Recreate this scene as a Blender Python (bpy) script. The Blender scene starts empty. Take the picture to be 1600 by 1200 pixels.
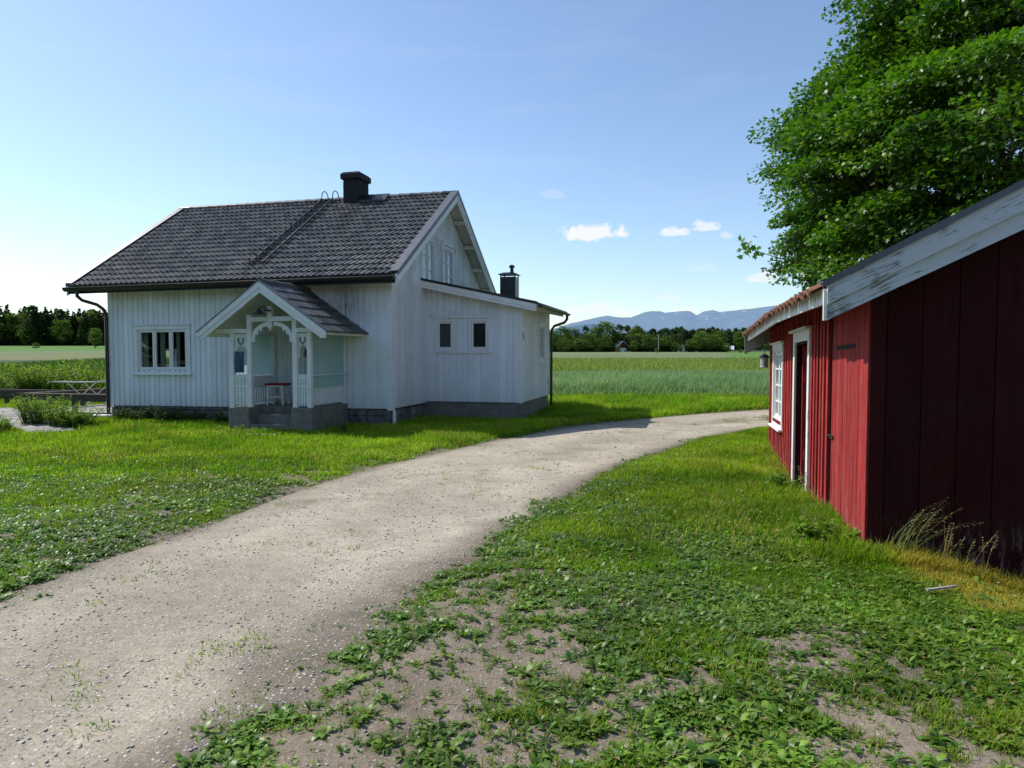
import bpy, bmesh, math, random
import numpy as np
from mathutils import Vector, Matrix
random.seed(7); RNG = np.random.default_rng(11)
sc = bpy.context.scene
COL = sc.collection
PI = math.pi

# ------------------------------------------------------------------ camera
CAM_F, CAM_P, CAM_H = 1099.0, 0.0437, 1.6
cam = bpy.data.cameras.new('camera'); cam.sensor_width = 36; cam.lens = 36 * CAM_F / 1600
cam.clip_start = .05; cam.clip_end = 40000
camo = bpy.data.objects.new('camera', cam); COL.objects.link(camo)
camo.location = (0, 0, CAM_H); camo.rotation_euler = (PI / 2 - CAM_P, 0, 0)
sc.camera = camo
sc.view_settings.view_transform = 'Standard'; sc.view_settings.look = 'None'; sc.view_settings.exposure = 0

# ------------------------------------------------------------------ numpy helpers
def sm(a, b, x):
    t = np.clip((x - a) / (b - a), 0, 1); return t * t * (3 - 2 * t)
def _hash(ix, iy, s):
    n = (ix.astype(np.int64) * 374761393 + iy.astype(np.int64) * 668265263 + s * 974634777) & 0xFFFFFFFF
    n = ((n ^ (n >> 13)) * 1274126177) & 0xFFFFFFFF
    n = (n ^ (n >> 16)) & 0xFFFFFF
    return n / float(0xFFFFFF)
def vnoise(x, y, s=0):
    x = np.asarray(x, float); y = np.asarray(y, float)
    ix = np.floor(x); iy = np.floor(y); fx = x - ix; fy = y - iy
    fx = fx * fx * (3 - 2 * fx); fy = fy * fy * (3 - 2 * fy)
    a = _hash(ix, iy, s); b = _hash(ix + 1, iy, s); c = _hash(ix, iy + 1, s); d = _hash(ix + 1, iy + 1, s)
    return a + (b - a) * fx + (c - a) * fy + (a - b - c + d) * fx * fy
def fbm(x, y, s=0, o=4):
    r = 0; a = .5; t = 0
    for i in range(o):
        r = r + a * vnoise(x * 2 ** i, y * 2 ** i, s + i * 17); t += a; a *= .5
    return r / t                       # 0..1

# road edges in world metres
LY = np.array([-12, -4, 1, 4.47, 5.3, 6.32, 8.26, 10.7, 13.76, 16.39, 18.46, 20.23, 21.62, 24.0, 28.0])
LX = np.array([-6.5, -4.4, -3.5, -3.3, -3.17, -2.91, -2.65, -1.96, -.5, 1.2, 3.37, 5.54, 7.89, 13.0, 24.0])
RY = np.array([-12, -4, 1, 2.65, 3.15, 3.86, 4.72, 5.66, 6.86, 9.46, 11.45, 14.28, 16.39, 19.2, 23.4])
RX = np.array([-3.6, -2.4, -1.6, -1.24, -.94, -.75, -.61, -.21, .25, 1.13, 2.2, 3.92, 5.99, 11.0, 22.0])

def H(X, Y):
    X = np.asarray(X, float); Y = np.asarray(Y, float)
    r = X / np.maximum(Y, 1.)
    sl = .0225 + (.0105 - .0225) * sm(-.55, .05, r)
    h = -.018 * np.clip(Y - 5.5, 0, 7.5) + sl * np.clip(Y - 27, 0, 290)
    h = h - .2 * sm(2.95, 3.9, X) * sm(3.3, 4.7, Y) * (1 - sm(8, 12, Y))
    near = 1 - sm(14, 24, Y)
    dL = np.interp(Y, LY, LX) - X; dR = X - np.interp(Y, RY, RX)
    off = np.maximum(dL, dR)
    h = h + .035 * (fbm(X * .55, Y * .55, 5, 3) - .5) * near
    h = h + .05 * sm(-.1, .5, off) * near * sm(0, 1, fbm(X * 1.1 + 9, Y * 1.1, 8, 3) * 1.2)   # verge stands a little proud of the road
    return h
def Hs(x, y): return float(H(np.array([x]), np.array([y]))[0])

def cover(X, Y):
    """0..1 how much of the soil is grown over"""
    n = fbm(X * 1.15, Y * 1.15, 21, 4); n2 = fbm(X * 3.6, Y * 3.6, 33, 3); n4 = fbm(X * 9.5, Y * 9.5, 37, 2)
    mix = .24 * n + .42 * n2 + .34 * n4
    dL = np.interp(Y, LY, LX) - X; dR = X - np.interp(Y, RY, RX)
    left = sm(-.05, .35, dL + (n - .5) * .7 + (n2 - .5) * .5 + (n4 - .5) * .3)
    nl = .445 - .05 * sm(.5, 3.5, dL) - .12 * sm(10, 13, Y) - .08 * sm(3.5, 6, dL)
    left = left * sm(nl - .03, nl + .04, mix)
    ap = np.exp(-((dR - .46) / .34) ** 2 - ((Y - 3.35) / .6) ** 2) + .5 * np.exp(-((dR - 1.5) / .5) ** 2 - ((Y - 3.1) / .35) ** 2)
    need = .570 + .15 * ap - .115 * sm(.2, 1.5, dR) - .20 * sm(3.7, 6.2, Y + .3 * dR) - .06 * sm(6.5, 8.5, Y)
    right = sm(need - .03, need + .035, mix) * sm(-.25, .15, dR + (n - .5) * .8 + (n4 - .5) * .4)
    rim = sm(.26, .06, np.abs(dR - .06)) * sm(2.3, 2.8, Y) * sm(4.1, 3.5, Y) * sm(.47, .54, .5 * n2 + .5 * n4)
    c = np.maximum(np.maximum(left, right), rim)
    on = (dL < 0) & (dR < 0)
    wid = np.interp(Y, LY, LX) - np.interp(Y, RY, RX)
    mid = np.abs((-dL) / np.maximum(-dL - dR, .1) - .5)
    strip = sm(.16, .04, mid + (n - .5) * .25) * sm(3.0, 6.0, X) * sm(.4, .55, n2)
    return np.where(on, np.maximum(c, strip * .8), c), dL, dR

# ------------------------------------------------------------------ materials
def mat(name):
    m = bpy.data.materials.new(name); m.use_nodes = True
    nt = m.node_tree; nt.nodes.clear()
    out = nt.nodes.new('ShaderNodeOutputMaterial')
    return m, nt, out
def nd(nt, typ, **kw):
    n = nt.nodes.new(typ)
    for k, v in kw.items():
        if k.startswith('i_'):
            key = k[2:]; key = int(key) if key.isdigit() else key.replace('_', ' ')
            if hasattr(v, 'is_output') or isinstance(v, bpy.types.NodeSocket): nt.links.new(v, n.inputs[key])
            else: n.inputs[key].default_value = v
        else: setattr(n, k, v)
    return n
def c4(c): return (c[0], c[1], c[2], 1)
def mixc(nt, f, a, b, blend='MIX'):
    n = nt.nodes.new('ShaderNodeMix'); n.data_type = 'RGBA'; n.blend_type = blend; n.clamp_factor = True
    for s, v in ((n.inputs[0], f), (n.inputs[6], a), (n.inputs[7], b)):
        if isinstance(v, bpy.types.NodeSocket): nt.links.new(v, s)
        else: s.default_value = v if isinstance(v, float) or isinstance(v, int) else c4(v)
    return n.outputs[2]
def math_(nt, op, a, b=0.0, clamp=False):
    n = nt.nodes.new('ShaderNodeMath'); n.operation = op; n.use_clamp = clamp
    for s, v in ((n.inputs[0], a), (n.inputs[1], b)):
        if isinstance(v, bpy.types.NodeSocket): nt.links.new(v, s)
        else: s.default_value = v
    return n.outputs[0]
def ramp(nt, fac, stops):
    n = nt.nodes.new('ShaderNodeValToRGB'); nt.links.new(fac, n.inputs[0])
    el = n.color_ramp.elements
    while len(el) < len(stops): el.new(.5)
    for e, (p, v) in zip(el, stops):
        e.position = p; e.color = c4(v) if not isinstance(v, (int, float)) else (v, v, v, 1)
    return n.outputs[0]
def noise(nt, vec, scale, detail=4., rough=.55, dist=0.):
    n = nd(nt, 'ShaderNodeTexNoise'); n.inputs['Scale'].default_value = scale; n.inputs['Detail'].default_value = detail
    n.inputs['Roughness'].default_value = rough; n.inputs['Distortion'].default_value = dist
    if vec is not None: nt.links.new(vec, n.inputs['Vector'])
    return n.outputs['Fac']
def objvec(nt, scale=(1, 1, 1), kind='Object'):
    t = nt.nodes.new('ShaderNodeTexCoord'); mp = nt.nodes.new('ShaderNodeMapping'); mp.inputs['Scale'].default_value = scale
    nt.links.new(t.outputs[kind], mp.inputs[0]); return mp.outputs[0]
def attr(nt, name, out='Fac'):
    a = nt.nodes.new('ShaderNodeAttribute'); a.attribute_name = name; return a.outputs[out]
def bsdf(nt, out, col, rough=.6, spec=.5, metal=0., normal=None):
    b = nt.nodes.new('ShaderNodeBsdfPrincipled')
    for s, v in ((b.inputs['Base Color'], col), (b.inputs['Roughness'], rough), (b.inputs['Specular IOR Level'], spec), (b.inputs['Metallic'], metal)):
        if isinstance(v, bpy.types.NodeSocket): nt.links.new(v, s)
        else: s.default_value = c4(v) if isinstance(v, tuple) else v
    if normal is not None: nt.links.new(normal, b.inputs['Normal'])
    nt.links.new(b.outputs[0], out.inputs[0]); return b
def bump(nt, h, strength=.3, dist=.01):
    b = nt.nodes.new('ShaderNodeBump'); b.inputs['Strength'].default_value = strength; b.inputs['Distance'].default_value = dist
    nt.links.new(h, b.inputs['Height']); return b.outputs[0]

def simple(name, col, rough=.6, var=.25, scale=6., spec=.4, bmp=.15, stretch=(1, 1, 1), dirt=None, dirt_amt=.5, dirt_scale=2., tint=.0, metal=0., bdist=.006):
    """plain weathered surface: fine mottling, large stains, optional per-board tint"""
    m, nt, out = mat(name); v = objvec(nt, stretch)
    n1 = noise(nt, v, scale, 6, .6); n2 = noise(nt, v, dirt_scale, 5, .6, .4)
    lo = tuple(c * (1 - var) for c in col); hi = tuple(min(1, c * (1 + var * .6)) for c in col)
    c = mixc(nt, ramp(nt, n1, [(.3, 0.), (.7, 1.)]), lo, hi)
    if dirt: c = mixc(nt, math_(nt, 'MULTIPLY', ramp(nt, n2, [(.48, 0.), (.75, 1.)]), dirt_amt), c, dirt)
    if tint:
        t = attr(nt, 'tint'); f = math_(nt, 'ADD', math_(nt, 'MULTIPLY', t, tint * 2), 1 - tint)
        cc = nt.nodes.new('ShaderNodeCombineColor')
        for i in range(3): nt.links.new(f, cc.inputs[i])
        c = mixc(nt, 1.0, c, cc.outputs[0], 'MULTIPLY')
    r = math_(nt, 'ADD', math_(nt, 'MULTIPLY', n1, .2), rough - .1)
    bsdf(nt, out, c, r, spec, metal, bump(nt, n1, bmp, bdist) if bmp else None)
    return m

def wall_paint():
    m, nt, out = mat('white_wall_paint'); v = objvec(nt, (1, 1, .22)); v2 = objvec(nt)
    n1 = noise(nt, v, 7, 6, .65); n2 = noise(nt, v2, 1.3, 5, .6, .4); n3 = noise(nt, objvec(nt, (1, 1, .12)), 24, 5, .7)
    c = mixc(nt, ramp(nt, n1, [(.3, 0.), (.7, 1.)]), (.73, .77, .81), (.82, .85, .89))
    c = mixc(nt, math_(nt, 'MULTIPLY', ramp(nt, n2, [(.45, 0.), (.75, 1.)]), .32), c, (.56, .59, .55))
    sp = nt.nodes.new('ShaderNodeSeparateXYZ'); nt.links.new(v2, sp.inputs[0])
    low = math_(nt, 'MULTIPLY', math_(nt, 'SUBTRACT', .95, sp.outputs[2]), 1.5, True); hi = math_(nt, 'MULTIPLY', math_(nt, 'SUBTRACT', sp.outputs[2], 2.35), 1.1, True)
    c = mixc(nt, math_(nt, 'MULTIPLY', math_(nt, 'MULTIPLY', low, low), ramp(nt, n3, [(.35, .10), (.75, .6)])), c, (.42, .43, .39))
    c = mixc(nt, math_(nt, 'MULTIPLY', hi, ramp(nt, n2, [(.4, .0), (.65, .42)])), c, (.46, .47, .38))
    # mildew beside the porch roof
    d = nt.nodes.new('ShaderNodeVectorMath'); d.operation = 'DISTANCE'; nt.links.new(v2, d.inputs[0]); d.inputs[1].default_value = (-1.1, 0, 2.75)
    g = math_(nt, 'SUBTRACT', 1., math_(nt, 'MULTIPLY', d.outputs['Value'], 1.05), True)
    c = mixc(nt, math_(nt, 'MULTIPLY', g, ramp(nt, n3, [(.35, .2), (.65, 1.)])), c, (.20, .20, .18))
    t = attr(nt, 'tint'); f = math_(nt, 'ADD', math_(nt, 'MULTIPLY', t, .13), .935); cc = nt.nodes.new('ShaderNodeCombineColor')
    for i in range(3): nt.links.new(f, cc.inputs[i])
    c = mixc(nt, 1.0, c, cc.outputs[0], 'MULTIPLY')
    bsdf(nt, out, c, .6, .3, 0., bump(nt, n3, .15, .004)); return m
M = {}
M['white'] = wall_paint()
M['trim'] = simple('white_trim', (.78, .80, .82), .5, .08, 9, .35, .1, (1, 1, 1), (.55, .57, .53), .35, 2.3)
M['soffit'] = simple('soffit_paint', (.66, .67, .60), .6, .15, 6, .3, .1, (1, 1, 1), (.40, .42, .28), .6, 1.7, .06)
M['porchwhite'] = simple('porch_paint', (.76, .79, .80), .55, .10, 8, .35, .1, (1, 1, 1), (.52, .54, .45), .5, 3)
M['black'] = simple('black_metal', (.018, .018, .02), .35, .3, 10, .5, .05)
M['chimney'] = simple('black_brick', (.022, .022, .026), .75, .4, 14, .3, .4)
M['stone'] = simple('foundation_stone', (.13, .125, .125), .9, .45, 5, .2, .6, (1, 1, 1), (.30, .31, .33), .6, 3.5, .25)
M['concrete'] = simple('concrete', (.20, .195, .18), .9, .3, 9, .2, .4, (1, 1, 1), (.10, .11, .08), .7, 2.2)
M['flash'] = simple('grey_flashing', (.10, .105, .12), .45, .2, 5, .5, .05)
M['dark_wood'] = simple('dark_weathered_wood', (.085, .07, .058), .8, .35, 7, .2, .3, (1, 6, 6), None, .5, 2, .2)
M['grey_wood'] = simple('grey_weathered_wood', (.34, .32, .29), .85, .3, 8, .2, .3, (4, 1, 4), (.18, .17, .14), .5, 2, .2)
M['brown_wood'] = simple('brown_wood', (.27, .15, .075), .65, .3, 8, .3, .2, (1, 6, 6))
M['greymetal'] = simple('grey_metal', (.38, .38, .37), .5, .25, 12, .5, .1, (1, 1, 1), (.2, .13, .08), .4, 9)
M['paleplastic'] = simple('pale_blue_plastic', (.55, .66, .72), .4, .1, 8, .4, 0)
M['redseat'] = simple('red_cushion', (.36, .03, .05), .8, .2, 20, .2, .1)
M['blueposter'] = None
M['curtain'] = simple('curtain_cloth', (.20, .24, .20), .9, .2, 4, .1, 0)
M['dark_room'] = simple('dark_room', (.028, .03, .032), .9, .2, 4, .1, 0)

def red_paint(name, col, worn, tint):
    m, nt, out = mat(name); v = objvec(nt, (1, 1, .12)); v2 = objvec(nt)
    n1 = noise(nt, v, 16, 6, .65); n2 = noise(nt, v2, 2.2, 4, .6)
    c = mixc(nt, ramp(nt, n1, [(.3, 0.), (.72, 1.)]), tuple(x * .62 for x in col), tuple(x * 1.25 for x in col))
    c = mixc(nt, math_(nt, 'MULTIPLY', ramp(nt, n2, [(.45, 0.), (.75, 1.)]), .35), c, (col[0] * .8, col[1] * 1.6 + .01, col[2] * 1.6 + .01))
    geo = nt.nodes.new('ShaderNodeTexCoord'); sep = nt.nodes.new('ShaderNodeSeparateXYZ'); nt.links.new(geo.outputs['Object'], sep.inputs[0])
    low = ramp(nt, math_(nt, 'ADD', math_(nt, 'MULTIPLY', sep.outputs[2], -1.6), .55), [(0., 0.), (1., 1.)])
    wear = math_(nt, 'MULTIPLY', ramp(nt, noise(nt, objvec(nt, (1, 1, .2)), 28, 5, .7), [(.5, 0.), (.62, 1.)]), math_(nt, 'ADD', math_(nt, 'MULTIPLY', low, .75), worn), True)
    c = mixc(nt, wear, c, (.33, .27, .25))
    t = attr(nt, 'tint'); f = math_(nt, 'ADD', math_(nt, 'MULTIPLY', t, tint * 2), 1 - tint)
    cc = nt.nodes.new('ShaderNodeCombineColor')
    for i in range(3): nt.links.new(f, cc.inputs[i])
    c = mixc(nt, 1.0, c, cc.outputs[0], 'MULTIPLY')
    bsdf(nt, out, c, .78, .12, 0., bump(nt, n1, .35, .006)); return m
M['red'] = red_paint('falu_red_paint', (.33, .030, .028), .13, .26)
M['shadedred'] = red_paint('shaded_red_paint', (.040, .0042, .0048), .0, .22)  # the shed red with shade mixed into its colour, for the unlit gable

def peeling(name, paint, wood, amt, stretch, rot=0.):
    m, nt, out = mat(name); v2 = objvec(nt)
    r0 = nt.nodes.new('ShaderNodeMapping'); r0.inputs['Rotation'].default_value = (0, rot, 0); nt.links.new(v2, r0.inputs[0])
    r1 = nt.nodes.new('ShaderNodeMapping'); r1.inputs['Scale'].default_value = stretch; nt.links.new(r0.outputs[0], r1.inputs[0]); v = r1.outputs[0]
    n1 = noise(nt, v, 9, 7, .7, .3); n2 = noise(nt, v2, 3, 4, .6); n3 = noise(nt, v, 30, 4, .6)
    f = ramp(nt, math_(nt, 'ADD', math_(nt, 'MULTIPLY', n1, .7), math_(nt, 'MULTIPLY', n2, .45)), [(amt, 0.), (amt + .05, 1.)])
    c = mixc(nt, f, mixc(nt, n3, tuple(x * .82 for x in paint), paint), mixc(nt, ramp(nt, n3, [(.35, 0.), (.65, 1.)]), tuple(x * .35 for x in wood), wood))
    bsdf(nt, out, c, .7, .25, 0., bump(nt, math_(nt, 'SUBTRACT', n3, f), .4, .004)); return m
M['peel'] = peeling('peeling_white_paint', (.60, .64, .67), (.26, .26, .25), .615, (.5, 8, 8), .4795)
M['peelz'] = peeling('peeling_white_frame', (.80, .79, .76), (.40, .34, .30), .66, (4, 4, .8))

def tile_mat(name, a, b, moss, rough, spec=.5):
    m, nt, out = mat(name); v = objvec(nt)
    t = attr(nt, 'tint'); n1 = noise(nt, v, 14, 5, .6); n2 = noise(nt, v, 1.3, 5, .6, .5)
    c = mixc(nt, math_(nt, 'ADD', math_(nt, 'MULTIPLY', t, .7), math_(nt, 'MULTIPLY', n1, .3)), a, b)
    c = mixc(nt, math_(nt, 'MULTIPLY', ramp(nt, n2, [(.5, 0.), (.8, 1.)]), .5), c, moss)
    bsdf(nt, out, c, math_(nt, 'ADD', math_(nt, 'MULTIPLY', t, .2), rough), spec, 0., bump(nt, n1, .25, .006)); return m
M['tile'] = tile_mat('dark_roof_tile', (.026, .027, .028), (.125, .127, .126), (.13, .125, .105), .38)
M['clay'] = tile_mat('old_clay_tile', (.10, .045, .03), (.24, .11, .065), (.085, .08, .045), .75, .2)

def glass_mat(name, tintc=(.9, .95, .95), alpha=.12, rough=.02):
    m, nt, out = mat(name)
    g = nd(nt, 'ShaderNodeBsdfGlossy'); g.inputs['Roughness'].default_value = rough; g.inputs['Color'].default_value = (1, 1, 1, 1)
    t = nd(nt, 'ShaderNodeBsdfTransparent'); t.inputs['Color'].default_value = c4(tintc)
    ge_ = nt.nodes.new('ShaderNodeNewGeometry'); vm = nt.nodes.new('ShaderNodeVectorMath'); vm.operation = 'DOT_PRODUCT'; nt.links.new(ge_.outputs['Incoming'], vm.inputs[0]); nt.links.new(ge_.outputs['Normal'], vm.inputs[1])
    fc = math_(nt, 'POWER', math_(nt, 'SUBTRACT', 1., math_(nt, 'ABSOLUTE', vm.outputs['Value'])), 4.)
    f = math_(nt, 'ADD', math_(nt, 'MULTIPLY', fc, .8), alpha)
    mx = nd(nt, 'ShaderNodeMixShader'); nt.links.new(f, mx.inputs[0]); nt.links.new(t.outputs[0], mx.inputs[1]); nt.links.new(g.outputs[0], mx.inputs[2])
    nt.links.new(mx.outputs[0], out.inputs[0]); return m
M['glass'] = glass_mat('window_glass', (.9, .95, .95), .07)
M['bulbglass'] = glass_mat('lamp_glass', (.8, .85, .82), .15, .1)
def sheet_mat():
    m, nt, out = mat('pale_cyan_sheet')
    v = objvec(nt); n = noise(nt, v, 3, 4)
    c = mixc(nt, n, (.42, .62, .64), (.55, .74, .74))
    d = nd(nt, 'ShaderNodeBsdfDiffuse'); nt.links.new(c, d.inputs[0]); t = nd(nt, 'ShaderNodeBsdfTranslucent'); nt.links.new(c, t.inputs[0])
    g = nd(nt, 'ShaderNodeBsdfGlossy'); g.inputs['Roughness'].default_value = .25
    tr = nd(nt, 'ShaderNodeBsdfTransparent'); tr.inputs[0].default_value = (.8, .95, .95, 1)
    a = nd(nt, 'ShaderNodeMixShader', i_0=.45); nt.links.new(d.outputs[0], a.inputs[1]); nt.links.new(t.outputs[0], a.inputs[2])
    b = nd(nt, 'ShaderNodeMixShader', i_0=.22); nt.links.new(a.outputs[0], b.inputs[1]); nt.links.new(tr.outputs[0], b.inputs[2])
    e = nd(nt, 'ShaderNodeMixShader', i_0=.05); nt.links.new(b.outputs[0], e.inputs[1]); nt.links.new(g.outputs[0], e.inputs[2])
    nt.links.new(e.outputs[0], out.inputs[0]); return m
M['sheet'] = sheet_mat()
def poster_mat():
    m, nt, out = mat('blue_patterned_cloth'); v = objvec(nt, (1, 1, .6))
    n = noise(nt, v, 16, 5, .7, 1.5)
    bsdf(nt, out, ramp(nt, n, [(.35, (.004, .010, .04)), (.5, (.012, .05, .14)), (.6, (.05, .13, .22)), (.68, (.25, .33, .38))]), .6); return m
M['blueposter'] = poster_mat()

def leaf_mat(name, trans=.35, rough=.5, spec=.3, boost=1.0):
    m, nt, out = mat(name)
    c = attr(nt, 'tint', 'Color')
    geo = nd(nt, 'ShaderNodeObjectInfo')
    b = nd(nt, 'ShaderNodeBsdfPrincipled'); nt.links.new(c, b.inputs['Base Color']); b.inputs['Roughness'].default_value = rough; b.inputs['Specular IOR Level'].default_value = spec
    t = nd(nt, 'ShaderNodeBsdfTranslucent'); nt.links.new(mixc(nt, 1.0, c, (1.5 * boost, 1.75 * boost, .55), 'MULTIPLY'), t.inputs[0])
    mx = nd(nt, 'ShaderNodeMixShader', i_0=trans); nt.links.new(b.outputs[0], mx.inputs[1]); nt.links.new(t.outputs[0], mx.inputs[2])
    nt.links.new(mx.outputs[0], out.inputs[0]); return m
M['grass'] = leaf_mat('grass_blades', .42, .65, .06)
M['leaf'] = leaf_mat('maple_leaves', .32, .42, .4)
M['weed'] = leaf_mat('weed_leaves', .28, .42, .35)
M['bushleaf'] = leaf_mat('bush_leaves', .35, .7, .12)
M['farleaf'] = leaf_mat('distant_foliage', .30, .8, .1)
M['bark'] = simple('bark', (.10, .082, .062), .9, .45, 9, .1, .8, (1, 1, .3), (.05, .055, .03), .5, 3)

# ------------------------------------------------------------------ mesh builders
def link(name, me, parent=None, material=None):
    o = bpy.data.objects.new(name, me); COL.objects.link(o)
    if parent is not None: o.parent = parent
    if material is not None: me.materials.append(material)
    return o
def tag(o, label=None, cat=None, group=None, kind=None):
    if label: o['label'] = label
    if cat: o['category'] = cat
    if group: o['group'] = group
    if kind: o['kind'] = kind
    return o
def empty(name, loc, rz=0, label=None, cat=None, group=None):
    o = bpy.data.objects.new(name, None); COL.objects.link(o); o.location = loc; o.rotation_euler = (0, 0, rz); o.empty_display_size = .2
    return tag(o, label, cat, group)

class MB:
    def __init__(s, warp=None): s.v = []; s.f = []; s.t = []; s.warp = warp
    def vert(s, p):
        s.v.append(s.warp(*p) if s.warp else (p[0], p[1], p[2])); return len(s.v) - 1
    def face(s, pts, t=None):
        i = [s.vert(p) for p in pts]; s.f.append(i); s.t.append(random.random() if t is None else t)
    def quadidx(s, idx, t): s.f.append(idx); s.t.append(t)
    def hexa(s, c, t=None):
        """8 corners: bottom 4 ccw, top 4 ccw"""
        t = random.random() if t is None else t
        i = [s.vert(p) for p in c]
        for q in ((0, 3, 2, 1), (4, 5, 6, 7), (0, 1, 5, 4), (1, 2, 6, 5), (2, 3, 7, 6), (3, 0, 4, 7)):
            s.f.append([i[k] for k in q]); s.t.append(t)
    def box(s, x0, x1, y0, y1, z0, z1, t=None):
        s.hexa([(x0, y0, z0), (x1, y0, z0), (x1, y1, z0), (x0, y1, z0), (x0, y0, z1), (x1, y0, z1), (x1, y1, z1), (x0, y1, z1)], t)
    def bar(s, a, b, w, h, up=(0, 0, 1), t=None):
        a = Vector(a); b = Vector(b); d = (b - a).normalized(); up = Vector(up)
        sx = d.cross(up).normalized() * (w / 2); uz = sx.cross(d).normalized() * (h / 2)
        c = [a - sx - uz, a + sx - uz, b + sx - uz, b - sx - uz, a - sx + uz, a + sx + uz, b + sx + uz, b - sx + uz]
        s.hexa([tuple(p) for p in c], t)
    def tube(s, pts, r, n=8, t=None, cap=True):
        t = random.random() if t is None else t
        pts = [Vector(p) for p in pts]; rings = []
        rr = r if isinstance(r, (list, tuple)) else [r] * len(pts)
        prev = None
        for k, p in enumerate(pts):
            d = (pts[min(k + 1, len(pts) - 1)] - pts[max(k - 1, 0)]).normalized()
            if prev is None:
                up = Vector((0, 0, 1)) if abs(d.z) < .9 else Vector((1, 0, 0)); x = d.cross(up).normalized()
            else: x = (prev - d * prev.dot(d)).normalized()
            prev = x; y = d.cross(x)
            rings.append([s.vert(tuple(p + x * rr[k] * math.cos(2 * PI * j / n) + y * rr[k] * math.sin(2 * PI * j / n))) for j in range(n)])
        for k in range(len(pts) - 1):
            for j in range(n):
                s.f.append([rings[k][j], rings[k][(j + 1) % n], rings[k + 1][(j + 1) % n], rings[k + 1][j]]); s.t.append(t)
        if cap:
            s.f.append(rings[0][::-1]); s.t.append(t); s.f.append(rings[-1]); s.t.append(t)
    def lathe(s, prof, c=(0, 0, 0), n=20, t=None):
        t = random.random() if t is None else t; rings = []
        for r, z in prof: rings.append([s.vert((c[0] + r * math.cos(2 * PI * j / n), c[1] + r * math.sin(2 * PI * j / n), c[2] + z)) for j in range(n)])
        for k in range(len(prof) - 1):
            for j in range(n):
                s.f.append([rings[k][j], rings[k][(j + 1) % n], rings[k + 1][(j + 1) % n], rings[k + 1][j]]); s.t.append(t)
        s.f.append(rings[0][::-1]); s.t.append(t); s.f.append(rings[-1]); s.t.append(t)
    def prism(s, pts, d, t=None):
        """polygon pts (3-D) extruded by vector d"""
        t = random.random() if t is None else t
        a = [s.vert(p) for p in pts]; b = [s.vert((p[0] + d[0], p[1] + d[1], p[2] + d[2])) for p in pts]
        s.f.append(a[::-1]); s.t.append(t); s.f.append(b); s.t.append(t)
        for k in range(len(a)):
            l = (k + 1) % len(a); s.f.append([a[k], a[l], b[l], b[k]]); s.t.append(t)
    def build(s, name, material, parent=None, smooth=False, bevel=0.):
        me = bpy.data.meshes.new(name); me.from_pydata(s.v, [], s.f); 
        at = me.attributes.new('tint', 'FLOAT', 'FACE'); at.data.foreach_set('value', s.t)
        if smooth: me.polygons.foreach_set('use_smooth', [True] * len(s.f))
        me.update()
        bm = bmesh.new(); bm.from_mesh(me); bmesh.ops.recalc_face_normals(bm, faces=bm.faces)
        if smooth:
            bmesh.ops.remove_doubles(bm, verts=bm.verts, dist=1e-5)
        bm.to_mesh(me); bm.free()
        o = link(name, me, parent, material)
        if smooth:
            me.set_sharp_from_angle(angle=math.radians(40))
        if bevel:
            md = o.modifiers.new('bevel', 'BEVEL'); md.width = bevel; md.segments = 1; md.limit_method = 'ANGLE'
        return o

def np_mesh(name, V, F, colors=None, material=None, parent=None, smooth=False):
    """V (n,3); F list of (m,k) index arrays; colors (n,3) point colour 'tint'"""
    me = bpy.data.meshes.new(name)
    me.vertices.add(len(V)); me.vertices.foreach_set('co', np.ascontiguousarray(V, np.float32).ravel())
    nl = sum(f.size for f in F); npoly = sum(len(f) for f in F)
    me.loops.add(nl); me.loops.foreach_set('vertex_index', np.concatenate([f.ravel() for f in F]).astype(np.int32))
    me.polygons.add(npoly)
    tot = np.concatenate([np.full(len(f), f.shape[1], np.int32) for f in F]); st = np.concatenate([[0], np.cumsum(tot)[:-1]]).astype(np.int32)
    me.polygons.foreach_set('loop_start', st)
    me.polygons.foreach_set('loop_total', tot)
    if smooth: me.polygons.foreach_set('use_smooth', np.ones(npoly, bool))
    me.update(calc_edges=True)
    if colors is not None:
        a = me.attributes.new('tint', 'FLOAT_COLOR', 'POINT')
        cc = np.ones((len(V), 4), np.float32); cc[:, :3] = colors; a.data.foreach_set('color', cc.ravel())
    me.validate()
    return link(name, me, parent, material)

def strips(base, az, el, length, width, curl, prof, nseg=3, fold=0.):
    """ribbons (blades, leaves). prof: widths at nseg+1 stations (last may be 0 = tip). returns V,F(list of faces arrays),per-vertex ribbon id"""
    N = len(base); S = nseg + 1
    d = np.stack([np.cos(az), np.sin(az)], 1); side = np.stack([-np.sin(az), np.cos(az)], 1)
    P = base.copy(); ang = el.copy(); rows = []
    for k in range(S):
        w = width * prof[k] * .5
        up = np.abs(np.cos(ang)) * fold * w
        if k == S - 1 and prof[k] == 0:
            rows.append(P[:, None, :].copy())
        else:
            L = P.copy(); R = P.copy(); L[:, :2] += side * w[:, None]; R[:, :2] -= side * w[:, None]
            L[:, 2] += up; R[:, 2] += up
            rows.append(np.stack([L, R], 1))
        st = length / nseg
        P = P + np.concatenate([d * (np.cos(ang) * st)[:, None], (np.sin(ang) * st)[:, None]], 1)
        ang = ang - curl / nseg
    V = np.concatenate(rows, 1); nv = V.shape[1]
    o = (np.arange(N) * nv)[:, None]; F = []
    quads = []; tris = []
    for k in range(S - 1):
        a = 2 * k
        if k == S - 2 and prof[-1] == 0: tris.append(o + np.array([[a, a + 1, a + 2]]))
        else: quads.append(o + np.array([[a, a + 1, a + 3, a + 2]]))
    if quads: F.append(np.concatenate(quads))
    if tris: F.append(np.concatenate(tris))
    return V.reshape(-1, 3), F, np.repeat(np.arange(N), nv), np.tile(np.concatenate([[k / (S - 1)] * r.shape[1] for k, r in enumerate(rows)]), N), None
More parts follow.
